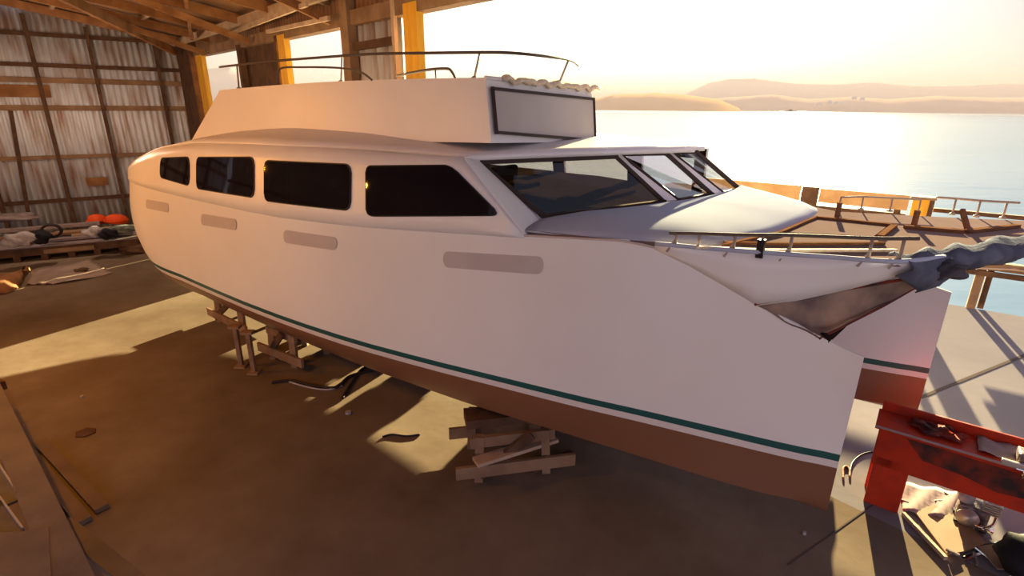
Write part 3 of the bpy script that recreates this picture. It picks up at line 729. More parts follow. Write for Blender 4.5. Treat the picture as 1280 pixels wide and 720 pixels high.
for i in (0, 2, 4, 5, 6):
    b_ = BM(); tube(b_, [bs[i][1]+Vector((0, 0, .06)), bs[i][1]+FD*-.05+NN*.05+Vector((0, 0, -.05))], .009, 6); obj('bracket', b_, M['steel'], nr)
# far bow rail
fb0 = []
for x, y in ((1048, 263), (1076, 262), (1112, 264), (1147, 266)): fb0.append(at_z(x, y, ZD))
T2 = [p+Vector((0, 0, .14)) for p in fb0]; rail('bow_rail', T2, [(a, b) for a, b in zip(T2, fb0)], r=.010, m='steel')
fb1 = []
for x, y in ((1165, 266), (1190, 268), (1220, 271), (1253, 273)): fb1.append(at_z(x, y, ZD))
T3 = [p+Vector((0, 0, .165)) for p in fb1]; T3.append(T3[-1]+(T3[-1]-T3[-2]).normalized()*.1); rail('bow_rail', T3, [(a, b) for a, b in zip(T3[1:4], fb1[1:])], r=.012, m='steel')
# crossbeam and trampoline mesh between hull sheer and the deck's forward tip
bm = BM(); tube(bm, [B(.28, .03, 2.16), B(.15, -.9, 2.2), B(-.1, -2.3, 2.05)], .05, 10); obj('crossbeam', bm, M['seat'], root, smooth=True)
bm = BM(); rows = []
A0, A1, A2, A3 = B(.76, .17, 2.37), B(.30, .05, 2.17), B(-.36, -.75, 2.66), B(-.22, -.40, 2.66)
for i in range(25):
    u = i/24; row = []
    a = A0.lerp(A3, u); b = A1.lerp(A2, u)
    for j in range(11):
        v = j/10; p = a.lerp(b, v)
        p.z -= .16*sin(pi*v)*sin(pi*u)**.7*(1-.4*u)
        p.z += .012*sin(u*26+v*9)*sin(pi*v)
        row.append(p)
    rows.append(row)
grid(bm, rows); obj('trampoline', bm, M['net'], root, smooth=True, sol=.006)
bm = BM(); tube(bm, [A0, A0.lerp(A3, .5), A3], .012, 6); tube(bm, [A1, A1.lerp(A2, .5)+Vector((0, 0, -.02)), A2], .010, 6); obj('trampoline_rope', bm, M['grease'], root)
# flybridge
def fb_side(t, top):   # t 0 front .. 1 aft
    if top: return Vector((lerp(3.43, 8.1, t), lerp(.25, .6, t), lerp(4.07, 4.0, t)+.035*sin(pi*t)))
    s = lerp(3.34, 9.35, t); return Vector((s, lerp(.27, .66, t), lerp(3.47, 3.17, t**1.3)))
def fly_ring(top, ins=0, dz=0):
    pts = []
    K_ = 12
    for i in range(K_+1):
        p = fb_side(i/K_, top); pts.append(B(p.x-ins*(i/K_*2-1)*1, p.y-ins, p.z+dz))
    for i in range(K_, -1, -1):
        p = fb_side(i/K_, top); pts.append(B(p.x-ins*(i/K_*2-1), -1.5-p.y+ins, p.z+dz-(.035 if top and i == 0 else 0)-(.07 if not top else 0)))
    return pts
bm = BM(); grid(bm, [fly_ring(False), [a.lerp(b, .5) for a, b in zip(fly_ring(False), fly_ring(True))], fly_ring(True), fly_ring(True, .08, .0), fly_ring(True, .1, -.4)], True)
R = fly_ring(True, .1, -.4); face(bm, R)
fly = obj('flybridge', bm, M['white'], root)
# framed panel on its front
a = fly_ring(False)[0]; b = fly_ring(False)[-1]; c = fly_ring(True)[-1]; d = fly_ring(True)[0]
def ff(u, v, off=.03):
    p = a.lerp(b, u).lerp(d.lerp(c, u), v); return p+FD*off
q = [ff(.03, .17), ff(.97, .03), ff(.99, .80), ff(.03, .84)]
b_ = BM()
for m0, m1 in zip(q, q[1:]+q[:1]): beam(b_, m0, m1, .035, .03)
for m0 in q: box(b_, m0, (.035, .035, .035))
sc = obj('screen_frame', b_, M['frame'], root); b_ = BM(); face(b_, [p-FD*.005 for p in q]); obj('screen_panel', b_, M['visor'], sc, sol=.01)
# rolled canvas along the front top edge
bm = BM(); pts = [ff(.12+u*.95/24, 1.0+.02*math.sin(u*1.7), .03)+Vector((0, 0, .015*sin(u*2.3))) for u in range(25)]
tube(bm, pts, .032, 9)
for v in bm.verts: v.co += Vector((random.uniform(-1, 1), random.uniform(-1, 1), random.uniform(-1, 1)))*.009
obj('rolled_cover', bm, M['cover'], root, smooth=True)
bm = BM(); tube(bm, [ff(0, 1.0, .0), ff(.5, 1.0, .01), ff(1.0, 1.0, 0)], .02, 6); obj('brow', bm, M['white'], root)
# flybridge top rail
top_r = [B(8.0, .6, 4.30), B(6.9, .55, 4.325), B(5.81, .5, 4.33), B(4.9, .45, 4.33), B(4.22, .4, 4.31), B(3.4, .3, 4.285), B(3.18, .15, 4.28), B(3.15, -.3, 4.285), B(3.28, -1.0, 4.30), B(3.5, -1.55, 4.28)]
posts = []
for k_, s_, zb_ in ((0, 7.6, 4.02), (1, 5.46, 4.07), (2, 3.5, 4.07)):
    t_ = [p for p in top_r]
    n_ = lerp(.25, .6, (s_-3.43)/(8.1-3.43))-.04
    posts.append((B(s_, n_+.03, tab([(3.4, 4.285), (4.22, 4.31), (5.81, 4.33), (6.9, 4.325), (8, 4.3)], s_)), B(s_+.1, n_, zb_)))
posts.append((B(3.3, -1.0, 4.30), B(3.42, -1.0, 4.05)))
rail('flybridge_rail', top_r, posts, r=.014)
g1 = [B(6.75, .48, 4.06), B(6.7, .46, 4.24), B(6.2, .44, 4.245), B(5.5, .4, 4.215), B(5.15, .38, 4.16), B(4.98, .36, 4.07)]
bm = BM(); tube(bm, smooth_path(g1, 5), .012, 8); obj('grab_rail', bm, M['steel_dk'], root, smooth=True)
g2 = [B(4.75, .2, 4.12), B(4.3, .2, 4.165), B(4.0, .2, 4.17), B(3.92, .2, 4.14), B(3.86, .2, 4.06)]
bm = BM(); tube(bm, smooth_path(g2, 5), .014, 8); tube(bm, [B(4.15, .2, 4.165), B(4.15, .2, 4.06)], .01, 6); obj('grab_rail', bm, M['steel_dk'], root, smooth=True)

# grey tarp bunched over the forward tip of the deck
bm = BM(); rows = []
fe = smooth_path([B(-.06, -.22, ZD), B(-.31, -.6, ZD), B(-.55, -.97, ZD), B(-.9, -1.67, ZD), B(-1.3, -2.5, ZD)], 8)
for i, p in enumerate(fe):
    u = i/(len(fe)-1)
    inw = (-FD*1.0+Vector((0, 0, 0))); row = []
    bunch = max(0, 1-abs(u-.16)/.16)
    for j in range(13):
        v = j/12; a = lerp(-.35, 1, v)
        w = .05*sin(u*37+v*5)+.03*sin(u*71+j)
        if a < 0: q = p-FD*(-a)*lerp(.25, .5, min(1, u*2))*.9+Vector((0, 0, .03+.025*sin(u*30+j*1.3)))
        else: q = p+FD*(.03+.10*sin(a*pi)*.6+w*.5*a)+Vector((0, 0, .03-a*(.14+.16*bunch)))
        row.append(q)
    rows.append(row)
grid(bm, rows); o = obj('tarpaulin', bm, M['tarp'], smooth=True, sol=.006)
tag(o, 'crumpled blue-grey tarpaulin draped over the forward tip of the foredeck', 'tarpaulin')
bm = BM(); bmesh.ops.create_icosphere(bm, subdivisions=4, radius=1)
for v in bm.verts:
    k = 1+.18*sin(v.co.x*9+v.co.z*5)+.1*sin(v.co.y*14)
    v.co = Vector(B(-.30, -.55, 2.70))+(-FD*v.co.x*.16+NN*v.co.y*.10+Vector((0, 0, v.co.z*.075)))*k
M['tarp_dk'] = mat('dark_tarp', (.035, .033, .042), .55, col2=(.10, .09, .11), scale=6, bump=.5)
o = obj('tarp_bundle', bm, M['tarp_dk'], smooth=True); tag(o, 'dark tied bundle of sheeting at the tip where the netting meets the foredeck', 'bundle')

# ------------------------------------------------------------------ timber stands under the hulls
def stand(name, loc, ang, H, label, W_=1.0, L_=.5, brace=True, group=None, low=True):
    c = Vector(loc); rz = Matrix.Rotation(ang, 3, 'Z'); e = empty(name, c, label, 'boat stand', group)
    def P(x, y, z): return c+rz@Vector((x, y, z))
    for x in (-W_/2, W_/2):
        for y in (-L_/2, L_/2):
            b_ = BM(); beam(b_, P(x, y, 0), P(x*.94, y*.9, H-.1), .09, .09); obj('leg', b_, M['wood'], e)
    for y in (-L_/2, L_/2):
        b_ = BM(); beam(b_, P(-W_/2-.08, y*.95, H-.16), P(W_/2+.08, y*.95, H-.16), .05, .12); obj('side_rail', b_, M['wood'], e)
    b_ = BM(); beam(b_, P(-W_/2-.1, 0, H-.05), P(W_/2+.1, 0, H-.05), .26, .1); obj('top_beam', b_, M['wood_dk'], e)
    if low:
        for y in (-L_/2-.07, L_/2+.07):
            b_ = BM(); beam(b_, P(-W_/2-.25, y, .17), P(W_/2+.3, y, .17), .04, .14); obj('brace', b_, M['wood'], e)
    if brace:
        b_ = BM(); beam(b_, P(-W_/2, -L_/2-.06, .1), P(W_/2*.5, -L_/2-.06, H-.1), .04, .1); obj('brace', b_, M['wood_dk'], e)
    return e
ang = rot_for(FD)
stand('boat_stand', B(3.05, .35, 0), ang+radians(50), .63, 'timber trestle with splayed low rails under the near hull, closest to the camera', .75, .6)
stand('boat_stand', B(7.3, .35, 0), ang+radians(5), .64, 'timber trestle under the middle of the near hull with upright posts', .55, .6)
stand('boat_stand', B(9.3, .25, 0), ang, .64, 'shadowed timber crib under the stern end of the near hull', .9, .5)
stand('boat_stand', B(7.2, -2.3, 0), ang, .64, 'timber trestle under the middle of the far hull', .8, .5, brace=False)
stand('boat_stand', B(3.6, -2.3, 0), ang, .64, 'timber trestle under the forward part of the far hull', .6, .5, brace=False)
for (sa, sb, lab) in ((.5, 4.35, 'long low plank stack, unseen, added to block the sun beside the forward half of the far hull'), (5.5, 6.3, 'short low timber stack, unseen, added to block the sun beside the middle of the far hull'), (8.1, 10.2, 'low plank stack, unseen, added to block the sun beside the after half of the far hull')):
    e = empty('sun_block_stack', B((sa+sb)/2, -3.4, 0), lab, 'sun-blocking stack')  # unseen stacks added to stop low sun leaking under the far hull
    off = .5 if sa > 8 else 0
    for j in range(8 if sa < 8 else 6):
        for i_ in range(2):
            b_ = BM(); beam(b_, B(sa+.05*(j % 2), -3.46-off-.2*i_, .06+.112*j), B(sb-.07*((j+i_) % 2), -3.46-off-.2*i_, .06+.112*j), .18, .108); obj('plank', b_, M['wood'], e)
# upright props beside the middle trestle
for (x, y, zt, lab) in ((318, 466, .70, 'front one of two thin upright props in front of the middle trestle'), (302, 458, .70, 'rear one of two thin upright props by the middle trestle')):
    p = at_z(x, y, 0); bm = BM(); beam(bm, p, p+Vector((0, 0, zt-.06)), .06, .06); box(bm, p+Vector((0, 0, zt-.04)), (.16, .12, .04)); box(bm, p+Vector((0, 0, .015)), (.16, .16, .03))
    tag(obj('timber_prop', bm, M['wood']), lab, 'prop')
def plank(name, p0, p1, w, h, m, label, cat='plank', group=None, z=None):
    bm = BM(); beam(bm, p0, p1, w, h); o = obj(name, bm, M[m], bev=.004); tag(o, label, cat, group); return o
# planks leaning/laying around the near trestle
plank('plank', at_z(594, 578, .34), at_z(694, 547, .34), .15, .04, 'wood_pale', 'loose plank lying across the low rails of the nearest trestle')
plank('plank', at_z(660, 590, .03), at_z(715, 566, .03), .09, .05, 'wood_dk', 'dark offcut on the floor right of the nearest trestle')
def floor_hose(name, px, r, m, label, cat='hose', z=None):
    bm = BM(); tube(bm, smooth_path([at_z(x, y, r*1.02) for x, y in px], 8), r, 8); o = obj(name, bm, M[m], smooth=True); tag(o, label, cat); return o
floor_hose('hose', [(340, 478), (365, 476), (392, 482), (420, 484), (438, 470), (470, 462)], .022, 'hose', 'black hose curving over the sunlit patch under the middle of the boat')
floor_hose('hose', [(428, 498), (440, 478), (452, 462), (468, 455)], .02, 'hose', 'short dark hose crossing the sunlit patch beside the longer hose')
floor_hose('rope', [(355, 475), (385, 484), (410, 487), (428, 482)], .012, 'edge', 'pale thin rope beside the hose under the boat', 'rope')
floor_hose('stick', [(478, 546), (490, 543), (508, 545), (525, 543)], .012, 'hose', 'thin dark stick across the front sunlit patch', 'stick')
def scrap(x, y, s, m, label, h=.03, cat='scrap'):
    p = at_z(x, y, 0); bm = BM()
    pts = [p+Vector((cos(a)*s*random.uniform(.6, 1), sin(a)*s*random.uniform(.6, 1), 0)) for a in [k*pi/3 for k in range(6)]]
    prism(bm, pts, 0, (0, 0, h)); tag(obj('scrap', bm, M[m]), label, cat)
scrap(435, 517, .05, 'bag', 'small pale scrap on the dark floor under the boat')
scrap(103, 497, .03, 'bag', 'tiny pale chip on the brown floor at left')
scrap(1005, 668, .02, 'bag', 'tiny white chip on the floor below the near bow')
scrap(108, 541, .14, 'wood_dk', 'dark flat offcut on the brown floor at left', .015)

# ------------------------------------------------------------------ left foreground staging
z0 = .8
plank('scaffold_plank', at_z(-35, 440, .8), at_z(100, 745, .8), .21, .05, 'plank_near', 'long grey scaffold plank slanting down the left edge of the view')
# supports for staging
e = empty('staging_trestle', at_z(10, 640, 0), 'timber staging frame under the long grey scaffold plank', 'trestle')
for (x, y) in ((-25, 470), (60, 700), (-60, 620)):
    p = at_z(x, y, .77); b_ = BM(); beam(b_, Vector((p.x, p.y, 0)), p, .09, .09); obj('leg', b_, M['wood_dk'], e)
b_ = BM(); beam(b_, at_z(-60, 700, .70), at_z(75, 690, .70), .1, .1); obj('cross_bar', b_, M['wood_dk'], e)
b_ = BM(); beam(b_, at_z(-50, 500, .70), at_z(5, 480, .70), .1, .1); obj('cross_bar', b_, M['wood_dk'], e)
b_ = BM(); beam(b_, at_z(-60, 500, .70), at_z(-60, 760, .70), .1, .1); obj('cross_bar', b_, M['wood_dk'], e)
def channel(px0, px1, w, label):
    a = at_z(*px0, .78); b = at_z(*px1, .78); e = empty('steel_channel', (a+b)/2, label, 'steel channel', None)
    b_ = BM(); beam(b_, a, b, w, .02); obj('web', b_, M['channel'], e)
    d = (b-a).normalized(); sd = d.cross(Vector((0, 0, 1)))
    for k in (-1, 1):
        b_ = BM(); beam(b_, a+sd*w/2*k+Vector((0, 0, .02)), b+sd*w/2*k+Vector((0, 0, .02)), .012, .05); obj('flange', b_, M['edge'], e)
channel((-15, 585), (13, 630), .13, 'upper grey steel channel beside the scaffold plank at the left edge')
channel((-12, 632), (16, 672), .13, 'lower grey steel channel beside the scaffold plank at the left edge')
bm = BM(); prism(bm, [at_z(*p, .80) for p in ((-40, 672), (30, 668), (62, 662), (66, 735), (-40, 740))], 0, (0, 0, .03)); tag(obj('board', bm, M['plank_near']), 'flat brown board in the bottom left corner beside the scaffold plank', 'board')
plank('plank', at_z(78, 655, .55), at_z(190, 745, .55), .13, .05, 'plank_near', 'grey plank jutting out right from under the scaffold plank at bottom left')
plank('plank', at_z(70, 672, .62), at_z(130, 745, .62), .05, .05, 'wood_dk', 'narrow dark batten beside the grey plank at bottom left')
plank('plank', at_z(50, 552, .03), at_z(128, 636, .03), .12, .05, 'wood_floor', 'brown plank on the floor at left, the outer of the pair')
plank('plank', at_z(36, 566, .03), at_z(106, 652, .03), .12, .05, 'wood_floor', 'brown plank on the floor at left, the one nearer the scaffold plank')
plank('plank', at_z(34, 595, .02), at_z(74, 650, .02), .1, .04, 'wood_dk', 'dark plank on the floor close under the scaffold plank')

# ------------------------------------------------------------------ timber pile along the back wall
pile0 = at_z(-40, 334, 0); pile1 = at_z(176, 313, 0); PD = (pile1-pile0).normalized(); PN = Vector((-PD.y, PD.x, 0))
def pp(a, d, z): return pile0+PD*a+PN*d+Vector((0, 0, z))
LP = (pile1-pile0).length
cr = empty('timber_crib', pp(LP/2, .5, 0), 'long low brown timber crib on the floor in front of the corrugated wall', 'crib')
b_ = BM(); beam(b_, pp(0, 0, .24), pp(LP, 0, .24), .08, .2); obj('front_beam', b_, M['wood_dk'], cr)
b_ = BM(); beam(b_, pp(0, 1.3, .2), pp(LP, 1.3, .2), .1, .3); obj('rear_beam', b_, M['wood_dk'], cr)
for k in range(6):
    b_ = BM(); beam(b_, pp(.4+k*(LP-.8)/5, -.05, .07), pp(.4+k*(LP-.8)/5, 1.4, .07), .14, .14); obj('bearer', b_, M['wood_dk'], cr)
b_ = BM(); beam(b_, pp(0, .65, .355), pp(LP, .65, .355), 1.4, .03); obj('deck', b_, M['mauve'], cr)
b_ = BM(); beam(b_, pp(1.5, -.06, .22), pp(LP*.72, -.06, .22), .03, .1); obj('front_batten', b_, M['wood'], cr)
for i, (a0, a1, d, z, w, m, lab) in enumerate(((1.6, LP-.2, 1.05, .47, .16, 'wood_pale', 'pale top board at the rear of the timber crib by the wall'), (2.0, LP-.9, .75, .43, .2, 'wood_pale', 'wide pale board lying along the middle of the timber crib'),
      (.2, 2.6, 1.15, .62, .22, 'mauve', 'grey board raised at the left end of the timber crib'), (.1, 2.2, .8, .48, .2, 'wood', 'brown board low at the left end of the timber crib'), (1.2, 3.4, .35, .42, .2, 'mauve', 'short grey board at the front of the timber crib'))):
    plank('board', pp(a0, d, z), pp(a1, d, z+.02), w, .08 if i < 3 else .06, m, lab, 'board')
def on_pile(x, y, z): return at_z(x, y, z)
# orange bowls / floats
def float_(x, y, lab, sc=1):
    p = at_z(x, y, .56); e = empty('orange_float', p, lab, 'float', 'orange floats on the crib')
    b_ = BM(); lathe(b_, p, [(.02, -.02), (.20*sc, .0), (.24*sc, .09), (.2*sc, .2), (.1*sc, .25), (.02, .26)], 20, ax=(.1, .1, 1)); obj('body', b_, M['orange'], e, smooth=True)
    b_ = BM(); tube(b_, [p+Vector((cos(a)*.245*sc, sin(a)*.245*sc, .09)) for a in [k*pi/10 for k in range(20)]], .02, 6, closed=True); obj('rim', b_, M['orange'], e, smooth=True)
float_(122, 279, 'left one of two orange floats on the timber crib'); float_(146, 279, 'right one of two orange floats, next to the boat stern', 1.15)
def lump(name, x, y, z, s, m, lab, cat, seed=1):
    rnd = random.Random(seed); bm = BM(); bmesh.ops.create_icosphere(bm, subdivisions=3, radius=1); c = at_z(x, y, z)
    a, b = rnd.uniform(3, 6), rnd.uniform(3, 6)
    for v in bm.verts:
        k = 1+.22*sin(v.co.x*a+v.co.z*4+seed)+.14*sin(v.co.y*b*1.7)
        q = Vector((v.co.x*s[0], v.co.y*s[1], v.co.z*s[2]))*k
        v.co = c+Matrix.Rotation(rot_for(PD), 3, 'Z')@q
    tag(obj(name, bm, M[m], smooth=True), lab, cat)
lump('crumpled_bag', 24, 300, .68, (.3, .2, .17), 'bag', 'pale crumpled bag at the left of the timber crib', 'bag', 2)
lump('crumpled_bag', 115, 291, .66, (.2, .18, .13), 'bag', 'pale crumpled bag below the left orange float', 'bag', 3)
lump('dark_bundle', 50, 297, .67, (.2, .2, .15), 'navy', 'dark cloth bundle between the pale bag and the coiled hose', 'bundle', 4)
lump('folded_tarp', 154, 286, .62, (.5, .25, .09), 'green', 'grey-green folded tarp at the right end of the crib under the floats', 'tarp', 5)
lump('dark_bundle', 136, 292, .62, (.2, .2, .12), 'navy', 'small dark bundle beside the folded green tarp', 'bundle', 6)
lump('folded_sheet', 8, 272, .80, (.7, .3, .12), 'mauve', 'grey folded sheet on the raised board at the far left', 'sheet', 7)
lump('offcut_heap', 168, 312, .1, (.35, .2, .12), 'wood_dk', 'dark low heap at the right end of the crib beside the hull', 'heap', 8)
c = at_z(64, 290, .70); bm = BM()
for k in range(3): tube(bm, [c+PD*cos(a)*.2+Vector((0, 0, sin(a)*.16+.02))+PN*(.04*k) for a in [j*pi/10 for j in range(20)]], .03, 7, closed=True)
tag(obj('coiled_hose', bm, M['hose'], smooth=True), 'black coiled hose standing on the timber crib', 'hose')
# brown crate piece at left edge
cb = at_z(-8, 372, 0); e = empty('bent_plywood', cb, 'orange brown sheet of plywood slumped on the floor at the left edge', 'plywood')
bm = BM(); rows = []
pa = [at_z(-60, 395, .0), at_z(-20, 372, 0), at_z(16, 366, 0), at_z(30, 352, 0)]
for i in range(9):
    t = i/8; q = smooth_path(pa, 4)[int(t*12)]
    rows.append([q+Vector((0, 0, .02)), q+PN*.2+Vector((-.05, 0, .30*sin(pi*min(1, t*.8+.2)))), q+PN*.7+Vector((-.1, 0, .38*(1-t*.5))), q+PN*1.1+Vector((-.1, 0, .25*(1-t)))])
grid(bm, rows); obj('sheet', bm, M['wood_org'], e, smooth=True, sol=.02)
# clear plastic sheet folded on the floor
bm = BM(); rows = []
q0 = [at_z(*p, 0) for p in ((33, 357), (46, 338), (80, 332), (110, 325))]; q1 = [at_z(*p, 0) for p in ((70, 356), (95, 352), (120, 347), (140, 342))]
for i in range(13):
    t = i/12; a_ = smooth_path(q0, 4)[i]; b_2 = smooth_path(q1, 4)[i]
    rows.append([a_.lerp(b_2, j/10)+Vector((0, 0, .012+.035*(sin(j*1.9+i*.5)*.5+.5))) for j in range(11)])
M['plastic'] = mat('polythene', (.33, .25, .20), .25, col2=(.40, .31, .26), scale=3)
grid(bm, rows); o = obj('polythene_sheet', bm, M['plastic'], smooth=True, sol=.003); tag(o, 'wrinkled brownish polythene sheet on the floor right of the plywood', 'sheet')
lump('wood_scrap', 101, 338, .05, (.13, .09, .05), 'wood_dk', 'small brown scrap on the polythene sheet', 'scrap', 9)

# ------------------------------------------------------------------ red workbench at right
A = at_z(1098, 530, .9); Bp = at_z(1250, 575, .9); D = (Bp-A).normalized(); E_ = Vector((-D.y, D.x, 0))
if E_.y < 0: E_ = -E_
def rp(a, d, z): return Vector((A.x, A.y, 0))+D*a+E_*d+Vector((0, 0, z))
rb = empty('red_bench', rp(.7, .2, 0), 'red painted steel workbench with greasy front right of the near bow', 'workbench')
def rbox(name, a0, a1, d0, d1, z0, z1, m, par=rb, bev=.006):
    b_ = BM(); box(b_, rp((a0+a1)/2, (d0+d1)/2, (z0+z1)/2), (a1-a0, d1-d0, z1-z0), rot_for(D)); return obj(name, b_, M[m], par, bev=bev)
rbox('top', -.02, 1.7, -.03, .36, .86, .90, 'red')
rbox('apron', .02, 1.7, 0, .03, .46, .86, 'red')
b_ = BM()
prism(b_, [rp(.24, -.004, .84), rp(1.3, -.004, .82), rp(1.25, -.004, .62), rp(.95, -.004, .58), rp(.7, -.004, .64), rp(.4, -.004, .66)], 0, E_*.004); o_ = obj('grease_plate', b_, M['grease'], rb)
rbox('leg', .04, .33, 0, .06, 0, .56, 'red'); rbox('leg', .02, .10, .28, .34, 0, .86, 'red'); rbox('leg', 1.5, 1.68, 0, .06, 0, .56, 'red'); rbox('leg', 1.6, 1.68, .28, .34, 0, .86, 'red')
rbox('back_board', .0, 1.2, .33, .36, .90, 1.0, 'red'); rbox('back_apron', .1, 1.6, .30, .33, .62, .86, 'red')
b_ = BM(); tube(b_, [rp(-.02, -.035, .89), rp(1.7, -.035, .89)], .012, 8); o_ = obj('edge_trim', b_, M['cloth_pink'], rb)
# things on the bench
b_ = BM(); bmesh.ops.create_icosphere(b_, subdivisions=3, radius=1)
for v in b_.verts: v.co = rp(.45, .17, .93)+D*v.co.x*.22+E_*v.co.y*.12+Vector((0, 0, (v.co.z*.03+.02*sin(v.co.x*9+v.co.y*5)*(1 if v.co.z > 0 else 0))))+D*.03*sin(v.co.y*8)+E_*.03*sin(v.co.x*7)
tag(obj('oily_rag', b_, M['grease'], smooth=True), 'dark oily rag on top of the red bench', 'rag')
b_ = BM(); rows = [[rp(.75+u*.045, .02+w*.04, .912+.012*(1+sin(u*1.4+w))) for w in range(8)] for u in range(10)]; grid(b_, rows); tag(obj('pale_rag', b_, M['cloth_pink'], smooth=True, sol=.008), 'pale pink rag spread at the right of the red bench top', 'rag')
vs = empty('bench_vice', rp(1.08, .0, .9), 'worn metal vice with bright jaws on the red bench', 'vice')
b_ = BM(); box(b_, rp(1.08, .06, .96), (.16, .16, .12), rot_for(D)); obj('body', b_, M['engine'], vs, bev=.015)
b_ = BM(); box(b_, rp(1.02, -.06, .93), (.24, .035, .05), rot_for(D)); obj('jaw', b_, M['alloy'], vs, bev=.006)
for k in range(3):
    b_ = BM(); tube(b_, [rp(1.06+k*.05, -.07, .83), rp(1.05+k*.05, -.08, .92)], .013, 8); obj('screw', b_, M['chrome'], vs, smooth=True)
b_ = BM(); tube(b_, [rp(1.0, -.09, .91), rp(1.22, -.09, .90)], .008, 8); obj('handle', b_, M['chrome'], vs)
b_ = BM(); lathe(b_, rp(1.25, .18, .9), [(.05, 0), (.055, .02), (.05, .13), (.03, .15), (.03, .17)], 16); tag(obj('paint_tin', b_, M['engine'], smooth=False), 'small grey tin standing behind the vice on the red bench', 'tin')
# engine below the bench
ec = at_z(1215, 640, .12); ec.z = 0
en_ = empty('small_engine', ec, 'small dark engine with pale alloy cylinder on the floor under the red bench', 'engine')
RZ = Matrix.Rotation(rot_for(D), 3, 'Z')
def ep(x, y, z): return ec+RZ@Vector((x, y, z))
b_ = BM(); box(b_, ep(0, 0, .13), (.24, .2, .18), rot_for(D)); obj('crankcase', b_, M['engine'], en_, bev=.03)
b_ = BM(); lathe(b_, ep(-.04, -.12, .13), [(.02, 0), (.085, .005), (.09, .03), (.05, .045), (.05, .06)], 20, ax=-E_); obj('flywheel', b_, M['alloy'], en_, smooth=True)
b_ = BM()
for k in range(6): box(b_, ep(.12, -.02, .20+k*.022), (.13, .12, .012), rot_for(D))
box(b_, ep(.12, -.02, .26), (.09, .08, .13), rot_for(D)); obj('cylinder', b_, M['alloy'], en_)
b_ = BM(); lathe(b_, ep(-.07, 0, .22), [(.06, 0), (.065, .02), (.065, .09), (.03, .11)], 18); obj('air_filter', b_, M['bag'], en_, smooth=True)
b_ = BM(); lathe(b_, ep(.06, -.13, .07), [(.03, 0), (.035, .01), (.035, .1)], 14, ax=D); obj('exhaust', b_, M['chrome'], en_, smooth=True)
for (x, y) in ((-.1, -.08), (.1, -.08), (-.1, .08), (.1, .08)):
    b_ = BM(); box(b_, ep(x, y, .02), (.05, .05, .04), rot_for(D)); obj('foot', b_, M['black'], en_)
b_ = BM(); tube(b_, smooth_path([ep(-.02, -.1, .1), ep(.06, -.18, .1), ep(.14, -.14, .14), ep(.16, -.05, .2)], 5), .012, 7); obj('pipe', b_, M['chrome'], en_, smooth=True)
# cardboard and rag on the floor
bm = BM(); prism(bm, [at_z(*p, .012) for p in ((1143, 640), (1168, 632), (1215, 660), (1233, 680), (1206, 690), (1184, 694))], 0, (0, 0, .012)); tag(obj('cardboard', bm, M['card']), 'tan cardboard sheet lying in the sun under the red bench', 'cardboard')
bm = BM(); prism(bm, [at_z(*p, .02) for p in ((1222, 684), (1250, 680), (1258, 712), (1246, 712))], 0, (0, 0, .012)); tag(obj('cardboard', bm, M['card']), 'small tan cardboard piece in front of the larger sheet', 'cardboard')
bm = BM(); beam(bm, at_z(1129, 642, .02), at_z(1182, 698, .02), .03, .04); tag(obj('batten', bm, M['wood_pale']), 'thin pale batten along the left edge of the cardboard', 'batten')
bm = BM(); rows = [[at_z(lerp(1128, 1196, i/10), lerp(604, 640, j/8)+i*1.2, .01)+Vector((0, 0, .014*(1+sin(i*1.3+j*.8)))) for j in range(9)] for i in range(11)]
grid(bm, rows); tag(obj('dust_sheet', bm, M['cloth_pink'], smooth=True, sol=.004), 'pale pink dust sheet on the sunny floor behind the cardboard', 'sheet')
floor_hose('cable', [(1126, 625), (1150, 632), (1165, 622), (1172, 612), (1190, 622), (1205, 626)], .011, 'hose', 'black cable looping over the pale dust sheet', 'cable')
floor_hose('cable', [(1143, 640), (1160, 628), (1180, 626), (1195, 628)], .010, 'hose', 'dark cable running from the cardboard corner to the engine', 'cable')
floor_hose('cable', [(1204, 697), (1220, 690), (1232, 682), (1250, 678)], .010, 'hose', 'dark cable between the two cardboard pieces', 'cable')
floor_hose('cable', [(1226, 682), (1236, 695), (1252, 702), (1262, 706)], .012, 'hose', 'dark cable over the small cardboard piece', 'cable')
floor_hose('cable', [(1062, 592), (1066, 578), (1078, 568), (1096, 564)], .010, 'hose', 'thin black cable arching on the lit floor between the bow and the red bench', 'cable')
floor_hose('hook', [(1054, 598), (1054, 586), (1058, 583), (1062, 588), (1062, 596)], .012, 'wood_org', 'small orange brown hook at the end of the thin cable', 'hook')
for i, (x, y, L) in enumerate(((1208, 700, .16), (1222, 706, .13), (1236, 700, .12), (1199, 694, .1))):
    p = at_z(x, y, .02); bm = BM(); a_ = i*.8+.3; beam(bm, p, p+Vector((cos(a_)*L, sin(a_)*L, .02)), .02, .02); tag(obj('spanner', bm, M['chrome'] if i % 2 == 0 else M['engine']), 'small metal hand tool in the clutter before the cardboard', 'tool', 'tools before the cardboard')
